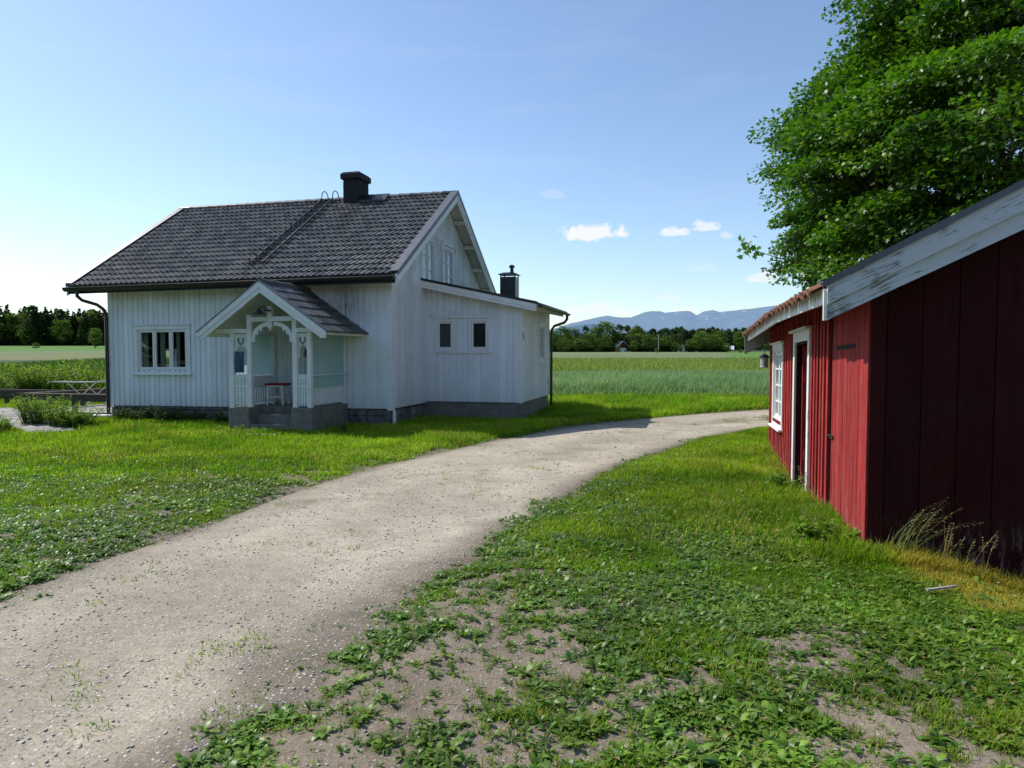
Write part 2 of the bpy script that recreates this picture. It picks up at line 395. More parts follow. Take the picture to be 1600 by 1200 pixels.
class NB:
    def __init__(s): s.V = []; s.Q = {}; s.C = []; s.n = 0
    def add(s, V, F, C):
        for f in F: s.Q.setdefault(f.shape[1], []).append(f + s.n)
        s.V.append(V); s.C.append(C); s.n += len(V)
    def build(s, name, material, parent=None, smooth=False):
        return np_mesh(name, np.concatenate(s.V), [np.concatenate(q) for q in s.Q.values()], np.concatenate(s.C), material, parent, smooth)

# ================================================================== the white house
YAW = .2478
HC = (-2.7782, 16.2003, 0.0)
WL, WV, ZE, ZR, ZB = 7.7766, 3.6302, 3.347, 6.007, .318
EO, OR_, OL_ = .5462, .3943, .7498
SLOPE = (ZR - ZE) / (WV + EO)
def hwarp(x, y, z):                      # the old house has settled a little towards its far corner
    return (x, y, z + .0075 * x * min(1., max(0., (ZR - z) / (ZR - ZE))))
house = empty('white_farmhouse', HC, -YAW, 'white wooden farmhouse with dark tiled gable roof and small porch beside the gravel road', 'house')

class Fr:
    def __init__(s, o, d, n): s.o = o; s.d = d; s.n = n
    def p(s, t, d, z): return (s.o[0] + s.d[0] * t + s.n[0] * d, s.o[1] + s.d[1] * t + s.n[1] * d, z)
    def box(s, mb, t0, t1, d0, d1, z0, z1, tint=None):
        mb.hexa([s.p(t0, d0, z0), s.p(t1, d0, z0), s.p(t1, d1, z0), s.p(t0, d1, z0), s.p(t0, d0, z1), s.p(t1, d0, z1), s.p(t1, d1, z1), s.p(t0, d1, z1)], tint)

def wall_boards(mb, fr, T0, T1, zb, zt, openings=(), pitch=.15, bw=.10, depth=.02, jig=.0, jz=0.):
    cuts = sorted({o[0] for o in openings} | {o[1] for o in openings})
    t = T0; k = 0
    cols = []
    while t < T1 - 1e-6:
        for (w, off) in ((bw * (1 + jig * (random.random() - .5)), depth * (1 + jig * (random.random() - .5))), (pitch - bw, 0.)):
            e = min(T1, t + w)
            tint = random.random(); lowz = jz * random.random()
            segs = [t] + [c for c in cuts if t + 1e-6 < c < e - 1e-6] + [e]
            for a, b in zip(segs[:-1], segs[1:]): cols.append((a, b, off, tint, lowz))
            t = e
            if t >= T1 - 1e-6: break
    for (a, b, off, tint, lowz) in cols:
        m = (a + b) / 2
        iv = [(zb + lowz, None)]
        z0 = zb + lowz; res = []
        ops = sorted([(o[2], o[3]) for o in openings if o[0] < m < o[1]])
        for (l, h) in ops:
            if l > z0: res.append((z0, l, z0, l))
            z0 = max(z0, h)
        za, zc = zt(a), zt(b)
        if min(za, zc) > z0 or max(za, zc) > z0 + .001: res.append((z0, max(za, z0), z0, max(zc, z0)))
        for (l0, h0, l1, h1) in res:
            mb.face([fr.p(a, off, l0), fr.p(b, off, l1), fr.p(b, off, h1), fr.p(a, off, h0)], tint)
            if off > 0:
                mb.face([fr.p(a, 0, l0), fr.p(a, off, l0), fr.p(a, off, h0), fr.p(a, 0, h0)], tint)
                mb.face([fr.p(b, 0, l1), fr.p(b, off, l1), fr.p(b, off, h1), fr.p(b, 0, h1)], tint)
                mb.face([fr.p(a, 0, l0), fr.p(b, 0, l1), fr.p(b, off, l1), fr.p(a, off, l0)], tint)

def roof_z(y): return ZE + (min(y, 2 * WV - y) + EO) * SLOPE
UND = .15                                 # roof build-up thickness below the tile plane
front = Fr((-WL, 0), (1, 0), (0, -1)); gab = Fr((0, 0), (0, 1), (1, 0))
left = Fr((-WL, 2 * WV), (0, -1), (-1, 0)); back = Fr((0, 2 * WV), (-1, 0), (0, 1))

def ft(x): return x + WL                  # front-frame t of a local x
front_win = (ft(-6.93), ft(-5.46), 1.23, 2.245)
door_op = (ft(-2.02), ft(-1.27), .40, 2.02)
w = MB(hwarp); wall_boards(w, front, 0, WL, ZB, lambda t: roof_z(0) - UND, [front_win, door_op], .152, .102, .022, .12); w.build('wall', M['white'], house)
gw1, gw2 = (1.90, 2.78, 3.40, 4.53), (3.46, 4.30, 3.40, 4.49)
w = MB(hwarp); wall_boards(w, gab, 0, 2 * WV, ZB, lambda t: roof_z(t) - UND, [gw1, gw2], .125, .095, .018, .1); w.build('gable_wall', M['white'], house)
lw = (2 * WV - 2.30, 2 * WV - 1.80, 1.25, 1.80)
w = MB(hwarp); wall_boards(w, left, 0, 2 * WV, ZB, lambda t: roof_z(t) - UND, [lw], .152, .102, .022)
w.build('gable_wall', M['white'], house)
w = MB(hwarp); wall_boards(w, back, 0, WL, ZB, lambda t: roof_z(0) - UND, [], .152, .102, .022); w.build('wall', M['white'], house)
# corner boards
for x, y, z1 in ((-WL, 0, roof_z(0) - UND - .01), (0, 0, roof_z(0) - UND - .01)):
    w = MB(hwarp); s = -1 if x < -1 else 1
    w.box(min(x + s * .034, x - s * .09), max(x + s * .034, x - s * .09), y - .036, y - .0225, ZB - .04, z1)
    w.box(min(x + s * .0225, x + s * .036), max(x + s * .0225, x + s * .036), y - .0225, y + .10, ZB - .04, z1)
    w.build('corner_board', M['trim'], house)
w = MB(hwarp); w.box(.024, .085, .005, .06, -.05, ZB - .045); w.box(.0365, .06, .01, .05, ZB - .05, 1.4); w.build('downspout_board', M['trim'], house)
# interior shell
w = MB(hwarp); w.box(-WL + .02, -.02, .02, 2 * WV - .02, ZB + .02, ZB + .06); w.box(-WL + .02, -.02, .02, 2 * WV - .02, 2.78, 2.84); w.build('inner_floor', M['dark_room'], house)
w = MB(hwarp); w.box(-5.30, -5.22, .05, 7.2, ZB + .07, 2.77); w.build('inner_wall', M['dark_room'], house)
w = MB(hwarp); wall_boards(w, Fr((-WL + .03, 2 * WV), (0, -1), (-1, 0)), 0, 2 * WV, ZB, lambda t: 2.78, [lw], .6, .599, .001); w.build('inner_wall', M['dark_room'], house)
w = MB(hwarp); w.box(-WL + .04, -.04, 2 * WV - .06, 2 * WV - .02, ZB + .061, 2.77); w.build('inner_wall', M['dark_room'], house)
# foundation of rough stones
w = MB()
x = -WL + .02
while x < -.03:
    wd = min(random.uniform(.3, .75), -.03 - x)
    hh = random.uniform(.1, .22)
    for z0, z1 in ((-.5, hh), (hh + .012, .30)):
        o = random.uniform(0, .035)
        w.hexa([(x + .008, .02 - o, z0), (x + wd - .008, .02 - o * .5, z0), (x + wd - .008, .3, z0), (x + .008, .3, z0), (x + .008, .025 - o * .7, z1), (x + wd - .012, .03 - o, z1), (x + wd - .012, .3, z1), (x + .008, .3, z1)])
    x += wd
w.box(-WL + .04, -.04, .06, 7.2, -.5, .27)
y = .02
while y < 2.1:
    wd = random.uniform(.3, .6); o = random.uniform(0, .03)
    w.box(-.3, -.03 + o, y + .01, min(y + wd, 2.14) - .01, -.5, .27 + random.uniform(0, .02)); y += wd
w.build('foundation', M['stone'], house, bevel=.02)

# roof tiles --------------------------------------------------------
def tiles(mb, P0, A, S, N, La, Ls, nc, per, amp, th, kind='roll', sag=None, samples=8, jit=.0):
    P0, A, S, N = Vector(P0), Vector(A), Vector(S), Vector(N)
    npz = max(1, round(La / per)); per = La / npz
    for j in range(nc):
        s0 = j * Ls / nc - (.01 if j else 0.); s1 = (j + 1) * Ls / nc + .012
        for i in range(npz):
            tint = random.random(); dz = (random.random() - .5) * jit; da = (random.random() - .5) * jit * .6
            prev = None
            for k in range(samples + 1):
                f = k / samples
                if kind == 'roll':
                    hgt = amp * (1 - abs(math.cos(PI * f)) ** 1.6)
                else:
                    hgt = amp * (.5 + .5 * math.sin(2 * PI * f * .98)) if f < .5 else amp * (.5 + .5 * math.sin(2 * PI * f))
                a = (i + f) * per
                q = sag(a) if sag else 0.
                b = P0 + A * (a + da)
                lo = b + S * (s0 + dz) + N * (hgt + th + dz * .3) + Vector((0, 0, q)); lob = b + S * (s0 + dz) + N * (hgt * .9 - .012) + Vector((0, 0, q)); hi = b + S * s1 + N * (hgt * .9) + Vector((0, 0, q))
                cur = (mb.vert(lo), mb.vert(lob), mb.vert(hi))
                if prev:
                    mb.quadidx([prev[0], cur[0], cur[2], prev[2]], tint); mb.quadidx([prev[1], cur[1], cur[0], prev[0]], tint)
                prev = cur
SLEN = math.hypot(WV + EO, ZR - ZE); cs, sn = (WV + EO) / SLEN, (ZR - ZE) / SLEN
RX0, RX1 = -WL - OL_, OR_
w = MB(hwarp); tiles(w, (RX0 + .05, -EO - .02, ZE - .01), (1, 0, 0), (0, cs, sn), (0, -sn, cs), RX1 - RX0 - .15, SLEN + .02, 18, .155, .034, .036, samples=8)
tiles(w, (RX1 - .1, 2 * WV + EO, ZE), (-1, 0, 0), (0, -cs, sn), (0, sn, cs), RX1 - RX0 - .15, SLEN, 18, .155, .022, .020, samples=2)
roof = w.build('roof', M['tile'], house)
w = MB(hwarp)
n = 27; step = (RX1 - RX0 - .12) / n
for i in range(n):
    x0 = RX0 + .06 + i * step; t = random.random(); prev = None
    for k in range(9):
        a = PI * (.04 + .92 * k / 8)
        r0, r1 = .125, .108
        c0 = w.vert((x0 - .02, WV + r0 * math.cos(a), ZR - .015 + r0 * math.sin(a) * .85)); c1 = w.vert((x0 + step + .01, WV + r1 * math.cos(a), ZR - .02 + r1 * math.sin(a) * .85)); c2 = w.vert((x0 - .02, WV + (r0 - .03) * math.cos(a), ZR - .015 + (r0 - .03) * math.sin(a) * .85))
        if prev: w.quadidx([prev[0], c0, c1, prev[1]], t); w.quadidx([prev[0], c0, c2, prev[2]], t)
        prev = (c0, c1, c2)
w.build('ridge_cap', M['tile'], roof)
# deck under the tiles (soffit)
w = MB(hwarp)
def slab(mb, x0, x1, ya, yb, top, thk, t=.5):
    za, zb_ = ZE + (min(ya, 2 * WV - ya) + EO) * SLOPE, ZE + (min(yb, 2 * WV - yb) + EO) * SLOPE
    mb.hexa([(x0, ya, za - top - thk), (x1, ya, za - top - thk), (x1, yb, zb_ - top - thk), (x0, yb, zb_ - top - thk), (x0, ya, za - top), (x1, ya, za - top), (x1, yb, zb_ - top), (x0, yb, zb_ - top)], t)
slab(w, RX0 + .04, RX1 - .04, -EO + .02, WV - .004, .04, .05); slab(w, RX0 + .04, RX1 - .04, 2 * WV + EO - .02, WV + .004, .04, .05)
w.build('soffit', M['soffit'], roof)
for yy in (.15, 1.05, 1.95, 2.85, WV):
    for y in {yy, 2 * WV - yy}:
        z = roof_z(y) - .10; w = MB(hwarp); w.box(.022, RX1 - .05, y - .05, y + .05, z - .13, z - .015); w.build('rafter', M['soffit'], roof)
def barge(mb, x0, x1, y0, y1, hi, lo, t=.5):
    z0, z1 = roof_z(y0), roof_z(y1)
    mb.hexa([(x0, y0, z0 - lo), (x1, y0, z0 - lo), (x1, y1, z1 - lo), (x0, y1, z1 - lo), (x0, y0, z0 + hi), (x1, y0, z0 + hi), (x1, y1, z1 + hi), (x0, y1, z1 + hi)], t)
for x0, x1, s in ((RX1 - .04, RX1, 1), (RX0, RX0 + .04, -1)):
    for ya, yb in ((-EO - .02, WV - .002), (2 * WV + EO + .02, WV + .002)):
        w = MB(hwarp); barge(w, x0, x1, ya, yb, -.005, .23); xo = (x1, x1 + .022) if s > 0 else (x0 - .022, x0)
        barge(w, xo[0], xo[1], ya, yb, .01, .13)
        w.build('barge_board', M['trim'], roof)
        w = MB(hwarp); xi = (x0 - .13, x1 + .03) if s > 0 else (x0 - .03, x1 + .13); barge(w, xi[0], xi[1], ya, yb, .088, -.068); barge(w, *( (x1 + .023, x1 + .03) if s > 0 else (x0 - .03, x0 - .023)), ya, yb, .067, .035)
        w.build('rake_flashing', M['flash'], roof)
# eave: fascia, gutter
w = MB(hwarp); w.box(RX0 + .03, RX1 - .02, -EO + .0, -EO + .018, ZE - .20, ZE - .035); w.build('fascia', M['black'], roof)
w = MB(hwarp)
for i in range(8):
    a0, a1 = PI * i / 8, PI * (i + 1) / 8; r = .075; yc, zc = -EO - .078, ZE - .055
    for rr in (r, r - .006):
        w.face([(RX0 + .0, yc - rr * math.cos(a0), zc - rr * math.sin(a0) * 1.25), (RX1 - .03, yc - rr * math.cos(a0), zc - rr * math.sin(a0) * 1.25), (RX1 - .03, yc - rr * math.cos(a1), zc - rr * math.sin(a1) * 1.25), (RX0 + .0, yc - rr * math.cos(a1), zc - rr * math.sin(a1) * 1.25)], .5)
for x in (RX0 + .0, RX1 - .03):
    w.face([(x, yc - r * math.cos(PI * k / 8), zc - r * math.sin(PI * k / 8) * 1.25) for k in range(9)], .5)
w.tube([(RX0, yc - r, zc), (RX1 - .03, yc - r, zc)], .009, 6); w.build('gutter', M['black'], house, smooth=True)
w = MB(hwarp); w.tube([(RX0 + .37, -EO - .068, ZE - .12), (RX0 + .37, -EO - .068, ZE - .26), (RX0 + .42, -EO + .02, ZE - .36), (RX0 + .62, -EO + .28, ZE - .46), (RX0 + .68, -EO + .40, ZE - .56), (-WL - .052, -.07, ZE - .68), (-WL - .052, -.07, ZE - .85), (-WL - .052, -.07, .0)], .043, 10)
for z in (2.5, 1.35): w.tube([(-WL - .052, -.07, z), (-WL - .052, -.07, z + .04)], .052, 10)
w.build('downpipe', M['black'], house, smooth=True)
# brick chimney
def brick_stack(x0, x1, y0, y1, z0, z1, ch=.073, tint=None):
    w = MB(); z = z0; j = 0
    while z < z1 - .02:
        e = min(z + ch, z1)
        for (a0, a1, fixed, ax) in ((x0, x1, y0, 0), (x0, x1, y1, 0), (y0, y1, x0, 1), (y0, y1, x1, 1)):
            t = a0 - (.115 if j % 2 else 0)
            while t < a1:
                b0, b1 = max(t, a0), min(t + .22, a1); o = random.uniform(0, .008)
                if b1 - b0 > .01:
                    f0, f1 = (fixed - o, fixed + .05) if fixed in (x0, y0) else (fixed - .05, fixed + o)
                    if ax == 0: w.box(b0 + .004, b1 - .004, f0, f1, z + .004, e - .004)
                    else: w.box(f0, f1, b0 + .051, b1 - .051 if b1 > a1 - .01 else b1 - .004, z + .004, e - .004)
                t += .23
        z = e; j += 1
    w.box(x0 + .01, x1 - .01, y0 + .01, y1 - .01, z0, z1 - .002)
    return w
CX0, CX1, CY0, CY1 = -2.88, -2.40, 3.27, 3.90
chim = brick_stack(CX0, CX1, CY0, CY1, 5.62, 6.58).build('chimney', M['chimney'], house)
w = MB(); w.box(CX0 - .06, CX1 + .06, CY0 - .06, CY1 + .06, 6.5, 6.66); w.box(CX0 - .02, CX1 + .02, CY0 - .02, CY1 + .02, 6.661, 6.70); w.build('chimney_cap', M['chimney'], chim, bevel=.012)
w = MB(); w.hexa([(CX0 - .07, CY0 - .22, roof_z(CY0 - .22) + .045), (CX1 + .1, CY0 - .22, roof_z(CY0 - .22) + .045), (CX1 + .1, CY0 + .05, roof_z(CY0 + .05) + .045), (CX0 - .07, CY0 + .05, roof_z(CY0 + .05) + .045), (CX0 - .07, CY0 - .22, roof_z(CY0 - .22) + .055), (CX1 + .1, CY0 - .22, roof_z(CY0 - .22) + .055), (CX1 + .1, CY0 + .05, roof_z(CY0 + .05) + .055), (CX0 - .07, CY0 + .05, roof_z(CY0 + .05) + .055)])
w.build('chimney_flashing', M['black'], chim)
w = MB()
for (xa, xb) in ((CX1 + .012, CX1 + .36), (CX1 + .37, CX1 + .80)):
    w.hexa([(xa, 3.26, roof_z(3.26) + .05), (xb, 3.26, roof_z(3.26) + .05), (xb, 3.6, roof_z(3.6) + .05), (xa, 3.6, roof_z(3.6) + .05), (xa, 3.26, roof_z(3.26) + .12), (xb, 3.26, roof_z(3.26) + .10), (xb, 3.6, roof_z(3.6) + .13), (xa, 3.6, roof_z(3.6) + .13)])
w.build('chimney_step', M['black'], house, bevel=.01)
# roof ladder
w = MB(hwarp)
def rp(x, y, h): return (x, y, roof_z(y) + h)
for x in (-3.66, -3.32): w.bar(rp(x, -.02, .115), rp(x, 3.5, .115), .026, .036)
k = 0
for i in range(14):
    y = .02 + i * .262; w.bar(rp(-3.70, y, .125), rp(-3.28, y, .125), .024, .024, (0, 1, 0)); 
    w.box(-3.70, -3.66, y - .015, y + .015, roof_z(y) + .02, roof_z(y) + .16)
for x in (-3.66, -3.32):
    p = [rp(x, 3.45, .08)]
    for i in range(9):
        a = PI * i / 8; p.append((x, 3.66 - .18 * math.cos(a), ZR + .11 + .17 * math.sin(a)))
    p.append((x, 3.86, ZR - .02)); w.tube(p, .014, 6)
w.build('roof_ladder', M['black'], house)

# windows -----------------------------------------------------------
def window(fr, t0, t1, z0, z1, sashes, trim=.09, mull=(), rows=1, sill=True, head=True, parent=house, curtains=(), mtrim=M['trim'], warp=hwarp, fw=.045, cols=1, name='window'):
    w = MB(warp)
    if trim:
        fr.box(w, t0 - trim, t0 - .001, .0235, .045, z0 - .06, z1 + .001); fr.box(w, t1 + .001, t1 + trim, .0235, .045, z0 - .06, z1 + .001)
        fr.box(w, t0 - trim, t1 + trim, .0235, .048, z1 + .002, z1 + trim)
        fr.box(w, t0 - trim, t1 + trim, .0235, .045, z0 - trim, z0 - .061)
    # jamb box
    fr.box(w, t0, t0 + .02, -.12, .03, z0, z1); fr.box(w, t1 - .02, t1, -.12, .03, z0, z1); fr.box(w, t0 + .021, t1 - .021, -.12, .03, z1 - .02, z1); fr.box(w, t0 + .021, t1 - .021, -.12, .035, z0, z0 + .02)
    f = w.build(name, mtrim, parent)
    if head:
        w = MB(warp); fr.box(w, t0 - trim - .05, t1 + trim + .05, .0235, .085, z1 + trim + .001, z1 + trim + .028); w.build('drip_board', mtrim, f)
    if sill:
        w = MB(warp); fr.box(w, t0 - trim - .04, t1 + trim + .04, .0235, .095, z0 - trim - .032, z0 - trim - .001); w.build('sill', mtrim, f)
    edges = [t0 + .022] + list(mull) + [t1 - .022]
    for a, b in zip(edges[:-1], edges[1:]):
        w = MB(warp); aa, bb = a + .006, b - .006; za, zb_ = z0 + .024, z1 - .024
        fr.box(w, aa, aa + fw, -.03, .012, za, zb_); fr.box(w, bb - fw, bb, -.03, .012, za, zb_)
        fr.box(w, aa + fw + .0005, bb - fw - .0005, -.03, .012, za, za + fw); fr.box(w, aa + fw + .0005, bb - fw - .0005, -.03, .012, zb_ - fw, zb_)
        for r in range(1, rows):
            zz = za + (zb_ - za) * r / rows; fr.box(w, aa + fw + .0005, bb - fw - .0005, -.025, .008, zz - .012, zz + .012)
        for c in range(1, cols):
            tt = aa + (bb - aa) * c / cols
            for r in range(rows):
                q0 = za + (zb_ - za) * r / rows + (.013 if r else fw + .0005); q1 = za + (zb_ - za) * (r + 1) / rows - (.013 if r < rows - 1 else fw + .0005)
                fr.box(w, tt - .012, tt + .012, -.024, .007, q0, q1)
        w.build('sash', mtrim, f)
        w = MB(warp); w.face([fr.p(aa + fw * .8, -.012, za + fw * .8), fr.p(bb - fw * .8, -.012, za + fw * .8), fr.p(bb - fw * .8, -.012, zb_ - fw * .8), fr.p(aa + fw * .8, -.012, zb_ - fw * .8)]); w.build('pane', M['glass'], f)
    for (ca, cb, cz0, cz1, cm) in curtains:
        w = MB(warp); n = max(6, int((cb - ca) / .025)); pr = None
        for i in range(n + 1):
            tt = ca + (cb - ca) * i / n; d = -.16 + .018 * math.sin(i * 1.7)
            c = (fr.p(tt, d, cz0), fr.p(tt, d, cz1))
            if pr: w.face([pr[0], c[0], c[1], pr[1]], .5)
            pr = c
        w.build('curtain', cm, f, smooth=True)
    return f
M['curtain_pale'] = simple('pale_lace_curtain', (.62, .68, .72), .9, .12, 30, .1, 0)
M['screen'] = simple('dark_insect_screen', (.030, .026, .028), .8, .3, 60, .2, 0)
t0, t1, z0, z1 = front_win; th = (t1 - t0) / 3
window(front, t0, t1, z0, z1, 3, .10, (t0 + th, t0 + 2 * th), curtains=[(t0 + .02, t0 + .15, z0, z1, M['curtain']), (t0 + th + .03, t0 + th + .17, z0, z1, M['curtain']), (t0 + 2 * th + .02, t0 + 2 * th + .12, z0, z1, M['curtain'])])
w = MB(hwarp); fl = Fr((-WL, 2 * WV), (0, -1), (-1, 0))
window(left, *lw[:2], *lw[2:], 1, .09)
window(gab, *gw1[:2], *gw1[2:], 2, .07, ((gw1[0] + gw1[1]) / 2,), rows=3, sill=False, head=False, fw=.035, curtains=[(gw1[0], gw1[1], 3.4, 4.53, M['curtain_pale'])])
window(gab, *gw2[:2], *gw2[2:], 2, .09, ((gw2[0] + gw2[1]) / 2,), rows=3, sill=False, head=True, fw=.035, curtains=[(gw2[0] + .0, gw2[0] + .12, 3.4, 4.49, M['curtain_pale']), (gw2[0] + .12, gw2[0] + .3, 3.4, 3.95, M['curtain_pale'])])
# scrolled brackets beside the gable windows
for t in (gw1[1] + .13, gw2[0] - .13, gw2[1] + .14):
    w = MB(hwarp)
    for i in range(4):
        r = .09 - .018 * i; fr = gab; fr.box(w, t - .02, t + .02, .0235, .0235 + r, 4.62 - .07 * i, 4.66 - .07 * i + .028)
    w.build('bracket', M['trim'], house)

# door inside the porch
w = MB(hwarp); front.box(w, door_op[0] - .08, door_op[0] - .001, .0235, .045, .46, 2.02); front.box(w, door_op[1] + .001, door_op[1] + .08, .0235, .045, .46, 2.02); front.box(w, door_op[0] - .08, door_op[1] + .08, .0235, .046, 2.021, 2.11)
front.box(w, door_op[0], door_op[1], -.05, -.01, .46, 2.02)
for i in range(5): front.box(w, door_op[0] + .02 + i * .143, door_op[0] + .15 + i * .143, -.0095, .004, .5, 2.0)
dr = w.build('door', M['porchwhite'], house)
w = MB(hwarp); w.tube([front.p(door_op[0] + .07, .004, 1.35), front.p(door_op[0] + .07, .06, 1.35), front.p(door_op[0] + .18, .06, 1.35)], .011, 8); w.build('handle', M['black'], dr)

# lean-to at the gable ---------------------------------------------
ES, ET, ED, EZ = 2.1574, 2.5523, 3.5906, .356
def ez(x): return 3.473 - .2147 * x
ef = Fr((0, ES), (1, 0), (0, -1)); ee = Fr((ET, ES), (0, 1), (1, 0)); eb = Fr((ET, ES + ED), (-1, 0), (0, 1))
ew1, ew2 = (.33, .76, 1.70, 2.42), (1.24, 1.69, 1.70, 2.42)
w = MB(); wall_boards(w, ef, .02, ET, EZ, lambda t: ez(t) - .16, [ew1, ew2], .168, .118, .022, .25); w.build('lean_to_wall', M['white'], house)
ewe = (2.05, 2.75, 1.42, 2.36)
w = MB(); wall_boards(w, ee, 0, ED, EZ, lambda t: ez(ET) - .13, [ewe], .16, .11, .022, .2); w.build('lean_to_wall', M['white'], house)
w = MB(); wall_boards(w, eb, 0, ET, EZ, lambda t: ez(ET - t) - .15, [], .16, .11, .022); w.build('lean_to_wall', M['white'], house)
w = MB(); w.box(ET - .08, ET + .036, ES - .036, ES - .0225, EZ - .01, ez(ET) - .15); w.box(ET + .0225, ET + .036, ES - .0225, ES + .08, EZ - .01, ez(ET) - .15); w.build('corner_board', M['trim'], house)
w = MB(); w.box(-.05, ET - .02, ES + .03, ES + ED - .02, -.5, EZ - .004); w.build('lean_to_foundation', M['concrete'], house, bevel=.01)
w = MB(); w.box(.025, ET - .03, ES + .04, ES + ED - .03, EZ + .01, EZ + .04); w.build('inner_floor', M['dark_room'], house)
for q in (ew1, ew2):
    f = window(ef, *q[:2], *q[2:], 1, 0, (), sill=False, head=False, warp=None, fw=.035)
    w = MB(); ef.box(w, q[0] - .045, q[0] - .001, .0235, .05, q[2] - .045, q[3] + .045); ef.box(w, q[1] + .001, q[1] + .045, .0235, .05, q[2] - .045, q[3] + .045); ef.box(w, q[0], q[1], .0235, .05, q[3] + .001, q[3] + .045); ef.box(w, q[0], q[1], .0235, .05, q[2] - .045, q[2] - .001); w.build('frame', M['trim'], f)
    w = MB(); w.face([ef.p(q[0] + .03, -.035, q[2] + .03), ef.p(q[1] - .03, -.035, q[2] + .03), ef.p(q[1] - .03, -.035, q[3] - .03), ef.p(q[0] + .03, -.035, q[3] - .03)]); w.build('insect_screen', M['screen'], f)
w = MB(); ef.box(w, .20, 1.80, .0235, .06, 2.50, 2.56); ef.box(w, .17, 1.83, .0235, .085, 2.561, 2.582); w.build('window_rail', M['trim'], house)
w = MB(); ef.box(w, .20, 1.80, .0235, .06, 1.605, 1.645); w.build('window_rail', M['trim'], house)
window(ee, *ewe[:2], *ewe[2:], 2, .08, ((ewe[0] + ewe[1]) / 2,), warp=None, fw=.035)
for (t, z) in ((.10, 2.92), (.36, 2.90), (.10, 2.56)):
    w = MB(); ef.box(w, t, t + .085, .0235, .034, z, z + .13)
    for k in range(5): ef.box(w, t + .01, t + .075, .0345, .040, z + .012 + k * .023, z + .024 + k * .023)
    w.build('wall_vent', M['white'], house)
w = MB(); ee.box(w, .07, .13, .0235, .06, 1.95, 2.12); w.build('meter_box', M['greymetal'], house, bevel=.008)
w = MB(); w.tube([ee.p(3.2, .02, .75), ee.p(3.2, .09, .75), ee.p(3.2, .09, .68)], .014, 8); w.tube([ee.p(3.16, .07, .80), ee.p(3.24, .07, .80)], .008, 6); w.tube([ee.p(3.2, .07, .75), ee.p(3.2, .07, .80)], .007, 6); w.build('garden_tap', M['greymetal'], house)
# lean-to roof
EX1 = ET + .49; EY0, EY1 = ES - .3195, ES + ED + .32
w = MB(); sl = math.hypot(EX1, .2147 * EX1); cs2, sn2 = EX1 / sl, .2147 * EX1 / sl
tiles(w, (EX1 + .02, EY0 + .03, ez(EX1) - .01), (0, 1, 0), (-cs2, 0, sn2), (sn2, 0, cs2), EY1 - EY0 - .06, sl, 9, .16, .02, .016, samples=6)
lr = w.build('lean_to_roof', M['tile'], house)
def eslab(mb, x0, x1, y0, y1, hi, lo): mb.hexa([(x0, y0, ez(x0) - lo), (x1, y0, ez(x1) - lo), (x1, y1, ez(x1) - lo), (x0, y1, ez(x0) - lo), (x0, y0, ez(x0) - hi), (x1, y0, ez(x1) - hi), (x1, y1, ez(x1) - hi), (x0, y1, ez(x0) - hi)], .5)
w = MB(); eslab(w, .026, EX1 - .02, EY0 + .03, EY1 - .03, .02, .055); w.build('soffit', M['soffit'], lr)
w = MB(); eslab(w, .0, EX1 - .03, EY0 - .01, EY0 + .025, .012, .20); eslab(w, .0, EX1 - .03, EY0 - .03, EY0 - .0105, .012, .12); w.build('barge_board', M['trim'], lr)
w = MB(); eslab(w, -.02, EX1 + .0, EY0 - .045, EY0 + .06, -.045, -.012 + .0); eslab(w, -.02, EX1, EY0 - .045, EY0 - .036, -.011, .02); w.build('rake_flashing', M['black'], lr)
for k in range(8):
    w = MB(); y = ES + .1 + k * (ED - .2) / 7; eslab(w, ET + .03, EX1 - .04, y - .03, y + .03, .056, .15); w.build('rafter', M['soffit'], lr)
w = MB(); r = .055; xc, zc = EX1 + .055, ez(EX1) - .045
for i in range(8):
    a0, a1 = PI * i / 8, PI * (i + 1) / 8
    w.face([(xc - r * math.cos(a0), EY0 + .02, zc - r * math.sin(a0)), (xc - r * math.cos(a0), EY1, zc - r * math.sin(a0)), (xc - r * math.cos(a1), EY1, zc - r * math.sin(a1)), (xc - r * math.cos(a1), EY0 + .02, zc - r * math.sin(a1))], .5)
for y in (EY0 + .02, EY1): w.face([(xc - r * math.cos(PI * k / 8), y, zc - r * math.sin(PI * k / 8)) for k in range(9)], .5)
w.tube([(xc + r, EY0 + .02, zc), (xc + r, EY1, zc)], .008, 6); w.build('gutter', M['black'], house, smooth=True)
w = MB(); yy = ES + ED + .03; w.tube([(xc, yy, zc - .04), (xc, yy, zc - .16), (xc - .08, yy, zc - .26), (ET + .16, yy, zc - .36), (ET + .09, yy, zc - .46), (ET + .07, yy, zc - .6), (ET + .07, yy, -.05)], .04, 10); w.build('downpipe', M['black'], house, smooth=True)
# steel stove chimney on the lean-to
w = MB(); w.box(1.52, 1.96, 3.95, 4.39, ez(1.74) - .1, 3.72); st = w.build('stove_chimney', M['black'], house, bevel=.008)
w = MB()
for x, y in ((1.54, 3.97), (1.94, 3.97), (1.54, 4.37), (1.94, 4.37)): w.box(x - .015, x + .015, y - .015, y + .015, 3.7205, 3.79)
w.hexa([(1.46, 3.89, 3.791), (2.02, 3.89, 3.791), (2.02, 4.45, 3.791), (1.46, 4.45, 3.791), (1.60, 4.03, 3.85), (1.88, 4.03, 3.85), (1.88, 4.31, 3.85), (1.60, 4.31, 3.85)]); w.build('chimney_cap', M['black'], st)
w = MB(); w.tube([(1.80, 4.2, 3.80), (1.80, 4.2, 4.02)], .05, 12); w.tube([(1.80, 4.2, 4.0), (1.80, 4.2, 4.04), (1.80, 4.2, 4.08)], [.085, .085, .02], 12); w.build('flue_pipe', M['black'], st, smooth=True)

